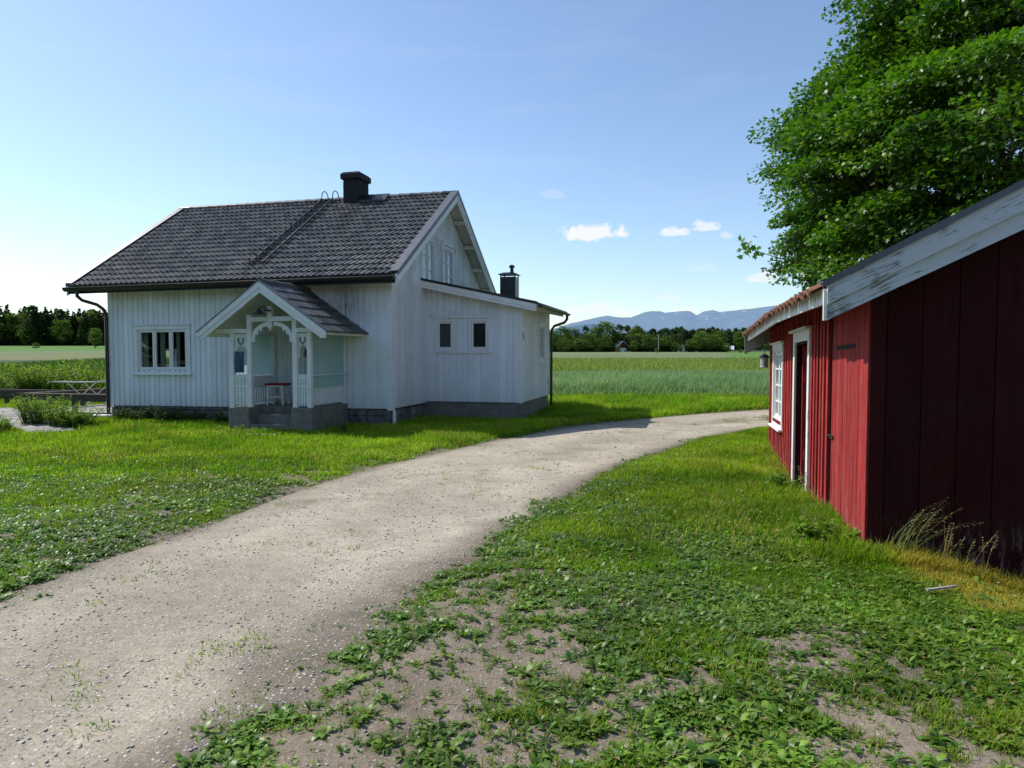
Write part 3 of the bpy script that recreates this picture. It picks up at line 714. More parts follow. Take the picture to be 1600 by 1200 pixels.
# porch --------------------------------------------------------------
PX0, PX1, PY, PZ = -3.105, -1.08, -1.6735, .445
PC, PQ, PAZ, PFZ, PYO = -2.094, 1.524, 3.10, 2.045, -1.977
w = MB(hwarp)
w.box(PX0, PX0 + .50, PY, PY + .45, -.4, PZ); w.box(PX1 - .50, PX1, PY, PY + .45, -.4, PZ)
w.box(PX0 + .02, PX0 + .30, PY + .4501, -.02, -.4, PZ - .01); w.box(PX1 - .30, PX1 - .02, PY + .4501, -.02, -.4, PZ - .01)
w.box(PX0 + .301, PX1 - .301, PY + .62, -.021, -.4, PZ - .015)
w.box(PX0 + .501, PX1 - .501, PY + .30, PY + .619, -.4, .27); w.box(PX0 + .501, PX1 - .501, PY + .02, PY + .299, -.4, .075)
porch = w.build('porch', M['concrete'], house, bevel=.012)
for x0, x1, ztop in ((PX0 + .03, PX0 + .12, 2.06), (PX0 + .455, PX0 + .555, 2.45), (PX1 - .47, PX1 - .36, 2.45), (PX1 - .12, PX1 - .03, 2.06)):
    w = MB(hwarp); w.box(x0, x1, PY + .03, PY + .13, PZ + .001, ztop); w.build('post', M['porchwhite'], porch, bevel=.008)
for x in (PX0 + .05, PX1 - .14):
    w = MB(hwarp); w.box(x, x + .09, -.115, -.025, PZ, 2.05); w.build('post', M['porchwhite'], porch)
# narrow fretwork panels beside the entrance
def picket(mb, fr, t0, t1, z0, z1, d0, d1, tip=.05):
    m = (t0 + t1) / 2
    pts = [fr.p(t0, d0, z0 + tip), fr.p(m, d0, z0), fr.p(t1, d0, z0 + tip), fr.p(t1, d0, z1), fr.p(t0, d0, z1)]
    q = fr.p(0, d1 - d0, 0); o = fr.p(0, 0, 0); mb.prism(pts, (q[0] - o[0], q[1] - o[1], 0))
pf = Fr((0, PY + .08), (1, 0), (0, -1))
for a, b in ((PX0 + .121, PX0 + .454), (PX1 - .359, PX1 - .121)):
    w = MB(hwarp); n = 4; st_ = (b - a) / n
    for i in range(n): picket(w, pf, a + i * st_ + .009, a + (i + 1) * st_ - .009, PZ + .02, 1.06, -.012, .012)
    pf.box(w, a, b, -.02, .02, 1.061, 1.13); pf.box(w, a - .0, b + .0, -.035, .035, 1.1305, 1.16)
    pf.box(w, a, b, .0125, .02, .88, .93, .5); w.build('fretwork_panel', M['porchwhite'], porch)
    w = MB(hwarp)                                    # arched head board with shoulder cut
    pts = [pf.p(a, -.012, 1.50), pf.p(a + .03, -.012, 1.52)]
    m = (a + b) / 2; r = (b - a) / 2 - .035
    for k in range(9):
        an = PI - PI * k / 8; pts.append(pf.p(m + r * math.cos(an), -.012, 1.66 + .12 * math.sin(an)))
    pts += [pf.p(b - .03, -.012, 1.52), pf.p(b, -.012, 1.50), pf.p(b, -.012, 2.04), pf.p(a, -.012, 2.04)]
    w.prism(pts, (0, .024, 0)); w.build('arched_panel', M['porchwhite'], porch)
    w = MB(hwarp)
    for s in (-1, 1):
        w.tube([pf.p(m, .013, 1.80), pf.p(m + s * .05, .013, 1.86), pf.p(m + s * .065, .013, 1.91), pf.p(m + s * .045, .013, 1.955)], [.008, .010, .012, .010], 6)
    w.build('hook_cutout_shade', M['black'], porch)  # dark tubes stand in for the shade inside hook-shaped cut-outs
# arch brackets in the entrance
ia, ib = PX0 + .556, PX1 - .471
for s, xa in ((1, ia), (-1, ib)):
    w = MB(hwarp); half = (ib - ia) / 2; o = []; i_ = []
    for k in range(11):
        a = PI / 2 * k / 10
        o.append((xa + s * (half - .05) * (1 - math.cos(a)) + s * .0, 1.93 + .36 * math.sin(a))); i_.append((xa + s * ((half - .05) - (half - .11) * math.cos(a)), 1.87 + .34 * math.sin(a)))
    for k in range(10):
        q = [o[k], o[k + 1], i_[k + 1], i_[k]]
        w.prism([(p[0], PY + .06, p[1]) for p in q], (0, .05, 0), .5)
    w.box(min(xa, xa + s * .07), max(xa, xa + s * .07), PY + .059, PY + .111, 1.86, 1.935)
    for k in (4, 6):
        p = i_[k]; w.prism([(p[0] - .035, PY + .066, p[1] + .02), (p[0], PY + .066, p[1] - .07), (p[0] + .045, PY + .066, p[1] + .03)], (0, .036, 0))
    w.build('arch_bracket', M['porchwhite'], porch)
w = MB(hwarp); w.box(ia + .001, ib - .001, PY + .04, PY + .12, 2.30, 2.40); w.box(PC - .05, PC + .05, PY + .035, PY + .125, 2.23, 2.62)
w.prism([(PC - .05, PY + .05, 2.229), (PC - .065, PY + .05, 2.19), (PC - .03, PY + .05, 2.17), (PC, PY + .05, 2.10), (PC + .03, PY + .05, 2.17), (PC + .065, PY + .05, 2.19), (PC + .05, PY + .05, 2.229)], (0, .06, 0)); w.build('pendant_beam', M['porchwhite'], porch)
for x0, x1 in ((PX0 - .30, PX0 + .454), (PX1 - .359, PX1 + .30)):
    w = MB(hwarp); w.box(x0, x1, PY + .02, PY + .12, 2.061, 2.15); w.build('eave_beam', M['porchwhite'], porch)
for x in (PX0 + .03, PX1 - .11):
    w = MB(hwarp); w.box(x, x + .08, PY + .131, -.02, 2.061, 2.15); w.build('side_beam', M['porchwhite'], porch)
# side panels: pale sheet above, pointed pickets below
for x, sgn in ((PX0 + .09, -1), (PX1 - .09, 1)):
    sf = Fr((x, PY), (0, 1), (sgn, 0)); a, b = .131, -PY - .116
    w = MB(hwarp); w.face([sf.p(a, 0.03, 1.13 if sgn < 0 else .86), sf.p(b, 0.03, 1.13 if sgn < 0 else .86), sf.p(b, 0.03, 2.055), sf.p(a, 0.03, 2.055)]); w.build('side_glazing', M['sheet'], porch)
    w = MB(hwarp); n = 16; st_ = (b - a) / n
    for i in range(n): picket(w, sf, a + i * st_ + .015, a + (i + 1) * st_ - .015, PZ + .02, .84, -.01, .012, .045)
    sf.box(w, a, b, -.02, .02, .841, .90 if sgn > 0 else 1.06); sf.box(w, a, b, -.035, .03, 1.061, 1.10) if sgn < 0 else None
    w.build('picket_panel', M['porchwhite'], porch)
    if sgn > 0:
        w = MB(hwarp); w.bar(sf.p(.10, .085, 1.145), sf.p(b + .05, .085, 1.145), .05, .03)
        for t in (.3, b - .1): w.bar(sf.p(t, .031, 1.10), sf.p(t, .10, 1.13), .03, .04)
        w.build('handrail', M['paleplastic'], porch)
# porch roof
def pz(x): return PAZ - abs(x - PC) * (PAZ - PFZ) / PQ
pl = math.hypot(PQ, PAZ - PFZ); pc_, ps_ = PQ / pl, (PAZ - PFZ) / pl
w = MB(hwarp)
tiles(w, (PC + PQ + .02, PYO + .02, PFZ + .0), (0, 1, 0), (-pc_, 0, ps_), (ps_, 0, pc_), -PYO - .05, pl + .01, 6, .155, .02, .022, samples=8)
tiles(w, (PC - PQ - .02, -.03, PFZ + .0), (0, -1, 0), (pc_, 0, ps_), (-ps_, 0, pc_), -PYO - .05, pl + .01, 6, .155, .02, .022, samples=8)
w.build('porch_roof', M['tile'], porch)
w = MB(hwarp)
for k in range(4):
    y0 = PYO + .03 + k * .47; w.tube([(PC, y0, PAZ + .0), (PC, y0 + .5, PAZ - .012)], [.10, .085], 10)
w.build('porch_ridge_cap', M['tile'], porch, smooth=True)
w = MB(hwarp)
for s in (-1, 1):
    xa, xb = PC, PC + s * (PQ - .02)
    w.hexa([(xa, PYO + .03, pz(xa) - .07), (xb, PYO + .03, pz(xb) - .07), (xb, -.03, pz(xb) - .07), (xa, -.03, pz(xa) - .07), (xa, PYO + .03, pz(xa) - .02), (xb, PYO + .03, pz(xb) - .02), (xb, -.03, pz(xb) - .02), (xa, -.03, pz(xa) - .02)])
w.build('porch_ceiling', M['soffit'], porch)
for s in (-1, 1):
    w = MB(hwarp); xa, xb = PC + s * .0005, PC + s * PQ
    w.prism([(xa, PYO, pz(xa) + .02), (xb, PYO, pz(xb) + .02), (xb, PYO, pz(xb) - .13), (xb - s * .06, PYO, pz(xb) - .12), (xb - s * .10, PYO, pz(xb - s * .1) - .20), (xa, PYO, pz(xa) - .21)], (0, .03, 0))
    w.prism([(xa, PYO - .022, pz(xa) + .03), (xb, PYO - .022, pz(xb) + .03), (xb, PYO - .022, pz(xb) - .10), (xa, PYO - .022, pz(xa) - .10)], (0, .0215, 0))
    w.build('porch_barge_board', M['trim'], porch)
    w = MB(hwarp); w.prism([(xa, PYO - .04, pz(xa) + .05), (xb, PYO - .04, pz(xb) + .05), (xb, PYO - .04, pz(xb) + .031), (xa, PYO - .04, pz(xa) + .031)], (0, .16, 0)); w.build('porch_flashing', M['flash'], porch)
# outdoor lamp on the pendant post
w = MB(hwarp); y = PY - .005
w.lathe([(.001, -.01), (.075, -.005), (.075, .02), (.02, .03)], (PC + .0, PY - .02, 2.52), 14)
w.tube([(PC, y - .02, 2.55), (PC - .03, y - .08, 2.60), (PC - .08, y - .13, 2.60), (PC - .12, y - .15, 2.55), (PC - .12, y - .15, 2.52)], .012, 8)
w.lathe([(.015, .06), (.05, .03), (.06, -.02), (.055, -.02), (.15, -.05), (.15, -.055), (.02, -.045)], (PC - .12, y - .15, 2.50), 16)
lm = w.build('porch_lamp', M['black'], porch, smooth=True)

# things on the porch
def hp(x, y, z): 
    x, y, z = hwarp(x, y, z); c, s = math.cos(-YAW), math.sin(-YAW); return (HC[0] + c * x - s * y, HC[1] + s * x + c * y, HC[2] + z)
ZF = hwarp(-2.4, -.6, PZ - .015)[2]
stool = empty('stool', hp(-2.55, -.62, PZ - .015), -YAW + .1, 'white wooden stool with red cushion standing in the porch', 'stool')
for sx in (-1, 1):
    for sy in (-1, 1):
        w = MB(); w.hexa([(sx * .19 - .02, sy * .15 - .02, 0), (sx * .19 + .02, sy * .15 - .02, 0), (sx * .19 + .02, sy * .15 + .02, 0), (sx * .19 - .02, sy * .15 + .02, 0), (sx * .16 - .02, sy * .13 - .02, .42), (sx * .16 + .02, sy * .13 - .02, .42), (sx * .16 + .02, sy * .13 + .02, .42), (sx * .16 - .02, sy * .13 + .02, .42)]); w.build('leg', M['porchwhite'], stool)
w = MB(); w.box(-.145, .145, -.155, -.125, .17, .20); w.box(-.145, .145, .125, .155, .17, .20); w.box(-.19, -.16, -.12, .12, .2, .23); w.box(.16, .19, -.12, .12, .2, .23); w.box(-.20, .20, -.16, .16, .4205, .45); w.build('seat_frame', M['porchwhite'], stool)
w = MB(); w.box(-.25, .25, -.18, .18, .4505, .50); w.build('cushion', M['redseat'], stool, bevel=.02)
o = None
w = MB(); 
n = 8
for i in range(n):
    a, b = i / n, (i + 1) / n
    f = lambda q: .012 * math.sin(q * 9)
    w.face([(-.115 + .23 * a, f(a), .0), (-.115 + .23 * b, f(b), .0), (-.115 + .23 * b, f(b) * .5, .46), (-.115 + .23 * a, f(a) * .5, .46)], .5)
o = w.build('hanging_cloth', M['blueposter'], None, smooth=True); o.location = hp(PX0 + .288, PY + .005, 1.20); o.rotation_euler = (0, 0, -YAW)
tag(o, 'blue patterned cloth hanging in the left side opening of the porch', 'cloth')
w = MB(); w.lathe([(.005, .215), (.02, .205), (.03, .17), (.062, .13), (.07, .02), (.075, .0), (.055, .004)], (0, 0, 0), 16); w.tube([(0, 0, .21), (0, 0, .52)], .005, 6)
o = w.build('porch_bell', M['black'], None, smooth=True); o.location = hp(PX1 - .20, PY + .19, 1.53); tag(o, 'black bell hanging in the right side opening of the porch', 'bell')

# ================================================================== the red shed
SK = (2.802, 5.504, 0.0)
def swarp(x, y, z): return (x, y, z - .018 * max(0., y))
shed = empty('red_shed', SK, -YAW, 'weathered red wooden shed with white trimmed door and clay tiled roof', 'shed')
SLN = 6.85; RS = .52; RE = -.42
def srz(x): return 2.070 + RS * (min(x, 4.5 - x) - RE)
fs = Fr((0, 0), (0, 1), (-1, 0)); fg = Fr((4.5, 0), (-1, 0), (0, -1)); fb = Fr((0, SLN), (1, 0), (0, 1)); fr_ = Fr((4.5, SLN), (0, -1), (1, 0))
sd = (2.70, 3.72, -.05, 1.80); sw = (5.12, 6.20, .66, 1.74)
w = MB(swarp); wall_boards(w, fs, 1.56, SLN, -.12, lambda t: srz(0) - .14, [sd, sw], .185, .085, .032, .25, .07); w.build('wall', M['red'], shed)
w = MB(swarp); wall_boards(w, fs, 0, 1.42, -.30, lambda t: srz(0) - .14, [], .152, .143, .014, .15, .05)
for t0_, t1_ in ((0., 1.42),): fs.box(w, 1.421, 1.43, -.08, .013, -.05, 2.1, .5)
w.build('wide_board_panel', M['red'], shed)
w = MB(swarp); fs.box(w, 1.431, 1.559, -.09, -.08, -.3, 2.15); fs.box(w, 1.552, 1.5595, -.079, .0, -.1, 2.1); w.build('gap_board', M['shadedred'], shed)
w = MB(swarp); wall_boards(w, fg, 0, 4.5, -.55, lambda t: srz(4.5 - t) - .08, [], .245, .236, .012, .2); w.build('gable_wall', M['shadedred'], shed)
w = MB(swarp); wall_boards(w, fb, 0, 4.5, -.4, lambda t: srz(t) - .08, [], .22, .21, .012, .2); w.build('gable_wall', M['shadedred'], shed)
w = MB(swarp); wall_boards(w, fr_, 0, SLN, -.5, lambda t: srz(0) - .14, [], .22, .21, .012, .2); w.build('wall', M['red'], shed)
# hasp and slit on the wide boards
w = MB(swarp); fs.box(w, .45, 1.22, .0145, .020, 1.655, 1.69); w.build('slot', M['dark_room'], shed)
w = MB(swarp); fs.box(w, 1.28, 1.50, .016, .03, .795, .825); w.tube([fs.p(1.40, .03, .81), fs.p(1.40, .06, .81), fs.p(1.36, .06, .81)], .008, 6); w.build('latch', M['black'], shed)
# doorway
w = MB(swarp)
fs.box(w, sd[0] - .125, sd[0] - .001, -.02, .055, -.02, 1.80); fs.box(w, sd[1] + .001, sd[1] + .125, -.02, .055, -.14, 1.80); fs.box(w, sd[0] - .125, sd[1] + .125, -.02, .057, 1.801, 1.925)
fs.box(w, sd[0] - .19, sd[1] + .19, .033, .11, 1.926, 1.955)
df = w.build('door_frame', M['peelz'], shed)
w = MB(swarp); fs.box(w, sd[0], sd[0] + .02, -.14, .03, -.03, 1.77); fs.box(w, sd[1] - .02, sd[1], -.14, .03, -.05, 1.77); fs.box(w, sd[0], sd[1], -.14, .03, 1.771, 1.80); w.build('door_reveal', M['shadedred'], df)
w = MB(swarp)
for i in range(6): w.box(.035 + i * .14, .035 + i * .14 + .134, sd[1] - .085, sd[1] - .05, .0, 1.76)
w.box(.06, .87, sd[1] - .11, sd[1] - .086, .3, .42); w.box(.06, .87, sd[1] - .11, sd[1] - .086, 1.3, 1.42)
dl = w.build('door', M['red'], shed)
w = MB(swarp); w.tube([(.86, sd[1] - .11, .86), (.86, sd[1] - .16, .86), (.86, sd[1] - .16, .98), (.86, sd[1] - .11, .98)], .009, 6); w.build('handle', M['black'], dl)
w = MB(swarp); w.box(.1, 4.4, .1, SLN - .1, -.3, -.06); w.box(.14, 4.4, .05, SLN - .05, 2.16, 2.2); w.build('inner_floor', M['grey_wood'], shed)
w = MB(swarp); w.box(1.05, 1.1, 1.6, 6.7, -.05, 2.15); w.build('inner_wall', M['red'], shed)
# window
f = window(fs, sw[0], sw[1], sw[2], sw[3], 2, .105, ((sw[0] + sw[1]) / 2,), rows=4, parent=shed, mtrim=M['peelz'], warp=swarp, fw=.045, curtains=[(sw[0] + .02, sw[1] - .02, sw[2], sw[3], M['curtain_pale'])])
# footing
w = MB(swarp)
y = 1.5
while y < SLN:
    L_ = random.uniform(.3, .6)
    if not (2.6 < y + L_ / 2 < 3.85):
        o = random.uniform(.0, .10); w.hexa([(-.02 - o, y, -.5), (.3, y, -.5), (.3, y + L_ * .95, -.5), (-.03 - o * .5, y + L_ * .95, -.5), (-.02 - o * .6, y + .03, -.12), (.3, y, -.11), (.3, y + L_ * .9, -.11), (-.02, y + L_ * .9, -.13)])
    y += L_
w.box(-.12, .3, 2.62, 3.80, -.4, -.055); w.build('foundation', M['concrete'], shed, bevel=.02)
w = MB(); w.hexa([(-.20, .62, -.2), (-.02, .55, -.2), (-.02, 1.5, -.2), (-.30, 1.42, -.2), (-.20, .62, .05), (-.02, .55, .07), (-.02, 1.5, .05), (-.30, 1.42, .055)]); w.build('sill_beam', M['grey_wood'], shed, bevel=.012)
# roof
def zs(s): return float(np.interp(s, [-.3, 1.3, 3.06, 4.55, 6.94, 7.4], [0., .022, .045, .016, -.023, -.03]))
sll = math.hypot(2.25 - RE, RS * (2.25 - RE)); sc_, ss_ = (2.25 - RE) / sll, RS * (2.25 - RE) / sll
w = MB(swarp)
tiles(w, (RE - .035, -.18, srz(RE) - .035), (0, 1, 0), (sc_, 0, ss_), (-ss_, 0, sc_), 7.45, sll, 9, .205, .055, .018, kind='pan', sag=lambda a: zs(a - .18), samples=8, jit=.035)
tiles(w, (4.5 - RE, 7.27, srz(RE) - .02), (0, -1, 0), (-sc_, 0, ss_), (ss_, 0, sc_), 7.45, sll, 9, .205, .045, .02, kind='pan', samples=4)
rf = w.build('roof', M['clay'], shed)
w = MB(swarp); w.tube([(2.25, -.2, srz(2.25) + .03), (2.25, 7.3, srz(2.25) + .03)], .11, 10); w.build('ridge_cap', M['clay'], rf)
w = MB(swarp)
ss = [-.19, .5, 1.3, 2.2, 3.06, 3.8, 4.55, 5.4, 6.2, 7.0]
for a, b in zip(ss[:-1], ss[1:]):
    for (xa, xb) in ((RE + .075, 2.25),):
        w.hexa([(xa, a, srz(xa) - .11 + zs(a)), (xb, a, srz(xb) - .11), (xb, b, srz(xb) - .11), (xa, b, srz(xa) - .11 + zs(b)), (xa, a, srz(xa) - .07 + zs(a)), (xb, a, srz(xb) - .07), (xb, b, srz(xb) - .07), (xa, b, srz(xa) - .07 + zs(b))], .5)
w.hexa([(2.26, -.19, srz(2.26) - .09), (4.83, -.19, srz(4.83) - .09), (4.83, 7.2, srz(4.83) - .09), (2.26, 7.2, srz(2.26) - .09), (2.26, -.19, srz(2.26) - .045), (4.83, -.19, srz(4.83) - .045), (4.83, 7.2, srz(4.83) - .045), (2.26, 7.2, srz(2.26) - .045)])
w.build('roof_boards', M['shadedred'], rf)
w = MB(swarp)
for a, b in zip(ss[:-1], ss[1:]):
    za, zb_ = 1.972 + zs(a), 1.972 + zs(b)
    w.hexa([(-.385, a, za), (-.36, a, za), (-.36, b, zb_), (-.385, b, zb_), (-.385, a, za + .12), (-.36, a, za + .12), (-.36, b, zb_ + .12), (-.385, b, zb_ + .12)], .5)
w.build('fascia', M['peelz'] if False else M['trim'], rf)
def sbarge(mb, y0, y1, xa, xb, hia, hib, loa, lob): mb.hexa([(xa, y0, srz(xa) - loa), (xb, y0, srz(xb) - lob), (xb, y1, srz(xb) - lob), (xa, y1, srz(xa) - loa), (xa, y0, srz(xa) - hia), (xb, y0, srz(xb) - hib), (xb, y1, srz(xb) - hib), (xa, y1, srz(xa) - hia)], .5)
for xa, xb in ((-.36, 2.249), (4.86, 2.251)):
    w = MB(swarp); sbarge(w, -.225, -.195, xa, xb, -.03, -.04, .25, .33); w.build('barge_board', M['peel'], rf)
    w = MB(swarp); sbarge(w, -.252, -.2255, xa, xb, -.028, -.038, .13, .18); w.build('barge_board', M['peel'], rf)
    w = MB(swarp); x2 = xa - .04 if xa < 0 else xa + .04; sbarge(w, -.275, -.02, x2, xb, -.066, -.074, -.055, -.063); sbarge(w, -.275, -.2655, x2, xb, -.054, -.062, -.012, -.02); w.build('rake_flashing', M['flash'], rf)
    w = MB(swarp); sbarge(w, 7.27, 7.30, xa - (.06 if xa < 0 else -.06), xb, .0, .0, .36, .36); w.build('barge_board', M['grey_wood'], rf)
w = MB(swarp); w.box(-.384, -.361, -.228, -.19, 1.85, 2.075); w.build('end_block', M['peelz'], rf)
# lantern under the far eave
def sp(x, y, z): x, y, z = swarp(x, y, z); c, s = math.cos(-YAW), math.sin(-YAW); return (SK[0] + c * x - s * y, SK[1] + s * x + c * y, SK[2] + z)
w = MB(); w.lathe([(.03, -.145), (.07, -.142), (.072, -.125), (.066, -.12), (.066, .02), (.080, .03), (.082, .045), (.06, .075), (.03, .095), (.012, .10)], (0, 0, 0), 18)
lan = w.build('lantern', M['greymetal'], None, smooth=True); lan.location = sp(-.10, 7.08, 1.62); tag(lan, 'small round grey metal lantern hanging under the far eave of the red shed', 'lantern')
w = MB(); w.lathe([(.075, .03), (.088, .036), (.085, .055), (.05, .08)], (0, 0, 0), 18); w.build('lid', M['black'], lan, smooth=True)
w = MB(); w.tube([(0, 0, .10), (0, 0, .15), (.035, 0, .19), (.035, 0, .25), (.0, 0, .45)], .006, 6); w.tube([(0, 0, .15), (-.035, 0, .19), (-.035, 0, .25)], .006, 6); w.build('hook', M['black'], lan)
w = MB(); w.bar((0, 0, 0), (.22, .04, .012), .018, .012); o = w.build('stick', M['grey_wood'], None); o.location = (2.72, 4.55, Hs(2.8, 4.55) + .05); tag(o, 'short pale stick lying in the yellow grass at the foot of the shed gable', 'stick')
w = MB(); w.hexa([(0, 0, 0), (.62, 0, 0), (.60, .10, 0), (.02, .11, 0), (0, 0, .035), (.62, 0, .03), (.6, .1, .03), (.02, .11, .035)]); o = w.build('plank', M['trim'], None, bevel=.006); o.location = (-5.40, 14.2, Hs(-5.1, 14.2) + .03); o.rotation_euler = (0, 0, -.05); tag(o, 'pale plank lying in the grass in front of the porch steps', 'plank')
w = MB(); w.hexa([(0, 0, 0), (.5, .0, 0), (.5, .22, 0), (0, .22, 0), (0, 0, .03), (.5, 0, .05), (.5, .22, .06), (0, .22, .04)]); o = w.build('splash_board', M['trim'], None); o.location = hp(-WL - .25, -.45, .06); o.rotation_euler = (0, .05, -YAW + .4); tag(o, 'white splash board under the downpipe at the left house corner', 'board')

# ================================================================== deck, ramp and drying rack left of the house
deck = empty('wooden_deck', hp(-WL - 1.6, 1.5, 0), -YAW, 'low dark wooden deck with plank railing beside the left end of the white house', 'deck')
bx = -WL - 1.6
def D(x, y): return x - bx, y - 1.5
w = MB(); y = .32
while y < 4.2:
    a0 = D(-11.0, y); a1 = D(-WL - .12, y + .115); w.box(a0[0], a1[0], a0[1], a1[1], .06, .09); y += .122
w.build('floor', M['grey_wood'], deck)
w = MB(); a0 = D(-11.02, .27); a1 = D(-WL - .1, .31); w.box(a0[0], a1[0], a0[1], a1[1], -.4, .085); a0 = D(-11.06, .27); a1 = D(-11.021, 4.2); w.box(a0[0], a1[0], a0[1], a1[1], -.4, .085); w.build('skirt', M['dark_wood'], deck)
for x, y in ((-10.95, .33), (-9.3, .33), (-8.0, .33), (-10.95, 2.2), (-10.95, 4.1), (-8.9, 4.1), (-13, 3.0), (-15, 3.2)):
    w = MB(); a = D(x, y); w.box(a[0] - .05, a[0] + .05, a[1] - .05, a[1] + .05, -.3 if x < -11.5 else .0901, .44); w.build('post', M['dark_wood'], deck)
w = MB(); a0, a1 = D(-11.05, .28), D(-7.95, .44); w.box(a0[0], a1[0], a0[1] - .03, a0[1] - .001, .40, .55, .2); w.box(a0[0] - .03, a1[0] + .05, a0[1] - .05, a1[1], .551, .585, .9); w.build('railing', M['dark_wood'], deck)
w = MB(); a0, a1 = D(-11.05, .45), D(-10.85, 4.2); w.box(a0[0], a1[0], a0[1], a1[1], .551, .585); w.box(a0[0], a0[0] + .03, a0[1], a1[1], .40, .55); w.build('railing', M['dark_wood'], deck)
w = MB(); a0, a1 = D(-10.85, 4.05), D(-8.2, 4.2); w.box(a0[0], a1[0], a0[1], a1[1], .551, .585); w.box(a0[0], a1[0], a1[1], a1[1] + .03, .36, .55); w.build('railing', M['grey_wood'], deck)
w = MB(); a0, a1 = D(-16.5, 3.05), D(-11.1, 3.2); w.box(a0[0], a1[0], a0[1], a1[1], .46, .50); w.box(a0[0], a1[0], a0[1] - .03, a0[1] - .001, .26, .459); w.build('railing', M['dark_wood'], deck)
w = MB(); n = 18
A_ = Vector((-14.7, 19.9, Hs(-14.7, 19.9) + .16)); B_ = Vector((-9.75, 14.95, Hs(-9.75, 14.95) + .03)); dd = (B_ - A_); L_ = dd.length; sx = Vector((dd.y, -dd.x, 0)).normalized()
for i in range(40):
    p = A_ + dd * (i / 40); q = A_ + dd * ((i + .94) / 40); wd = .43 + random.uniform(-.02, .03); z = random.uniform(0, .008)
    w.hexa([tuple(p - sx * wd + Vector((0, 0, -.03))), tuple(p + sx * wd + Vector((0, 0, -.03))), tuple(q + sx * wd + Vector((0, 0, -.03))), tuple(q - sx * wd + Vector((0, 0, -.03))), tuple(p - sx * wd + Vector((0, 0, z))), tuple(p + sx * wd + Vector((0, 0, z))), tuple(q + sx * wd + Vector((0, 0, z))), tuple(q - sx * wd + Vector((0, 0, z)))])
o = w.build('boardwalk', M['grey_wood'], None); tag(o, 'pale grey plank walkway leading to the deck at the left edge', 'boardwalk')
rk = empty('drying_rack', hp(-10.1, 1.6, .09), -YAW, 'folding clothes drying rack with thin pale rails standing on the deck', 'drying rack')
w = MB()
for y in (-.28, -.14, 0, .14, .28): w.tube([(-1.15, y, .76), (.0, y, .76), (.45, y, .77), (1.15, y, .92)], .007, 6)
for x, z in ((-1.15, .76), (-.55, .76), (.45, .77), (1.15, .92)): w.tube([(x, -.3, z), (x, .3, z)], .013, 6)
w.build('rail', M['greymetal'], rk)
for s in (-1, 1):
    w = MB(); 
    for y in (-.27, .27): w.tube([(-.5 * s, y, .755), (.5 * s, y, .01)], .012, 6)
    w.tube([(.5 * s, -.27, .012), (.5 * s, .27, .012)], .012, 6); w.build('leg', M['greymetal'], rk)
tb = empty('garden_table', hp(-9.3, 3.1, .09), -YAW, 'small brown wooden garden table on the deck close to the house', 'table')
w = MB()
for i in range(6): w.box(-.65, .65, -.36 + i * .12, -.36 + i * .12 + .112, .54, .565)
w.build('table_top', M['brown_wood'], tb)
for sx_ in (-1, 1):
    for sy in (-1, 1): w = MB(); w.box(sx_ * .55 - .03, sx_ * .55 + .03, sy * .28 - .03, sy * .28 + .03, 0, .5395); w.build('leg', M['brown_wood'], tb)
ch = empty('garden_bench', hp(-9.0, 3.7, .09), -YAW, 'brown wooden garden bench with arched back behind the table on the deck', 'bench')
w = MB()
pts = [(-.55, 0, .40), (.55, 0, .40)] + [(.55 * math.cos(PI * k / 10), 0, .62 + .16 * math.sin(PI * k / 10)) for k in range(11)]
w.prism(pts, (0, .03, 0)); w.build('backrest', M['brown_wood'], ch)
w = MB(); w.box(-.55, .55, -.42, -.001, .36, .39); w.build('seat', M['brown_wood'], ch)
for x in (-.5, .5):
    for y in (-.38, -.05): w = MB(); w.box(x - .025, x + .025, y - .025, y + .025, 0, .3595); w.build('leg', M['brown_wood'], ch)

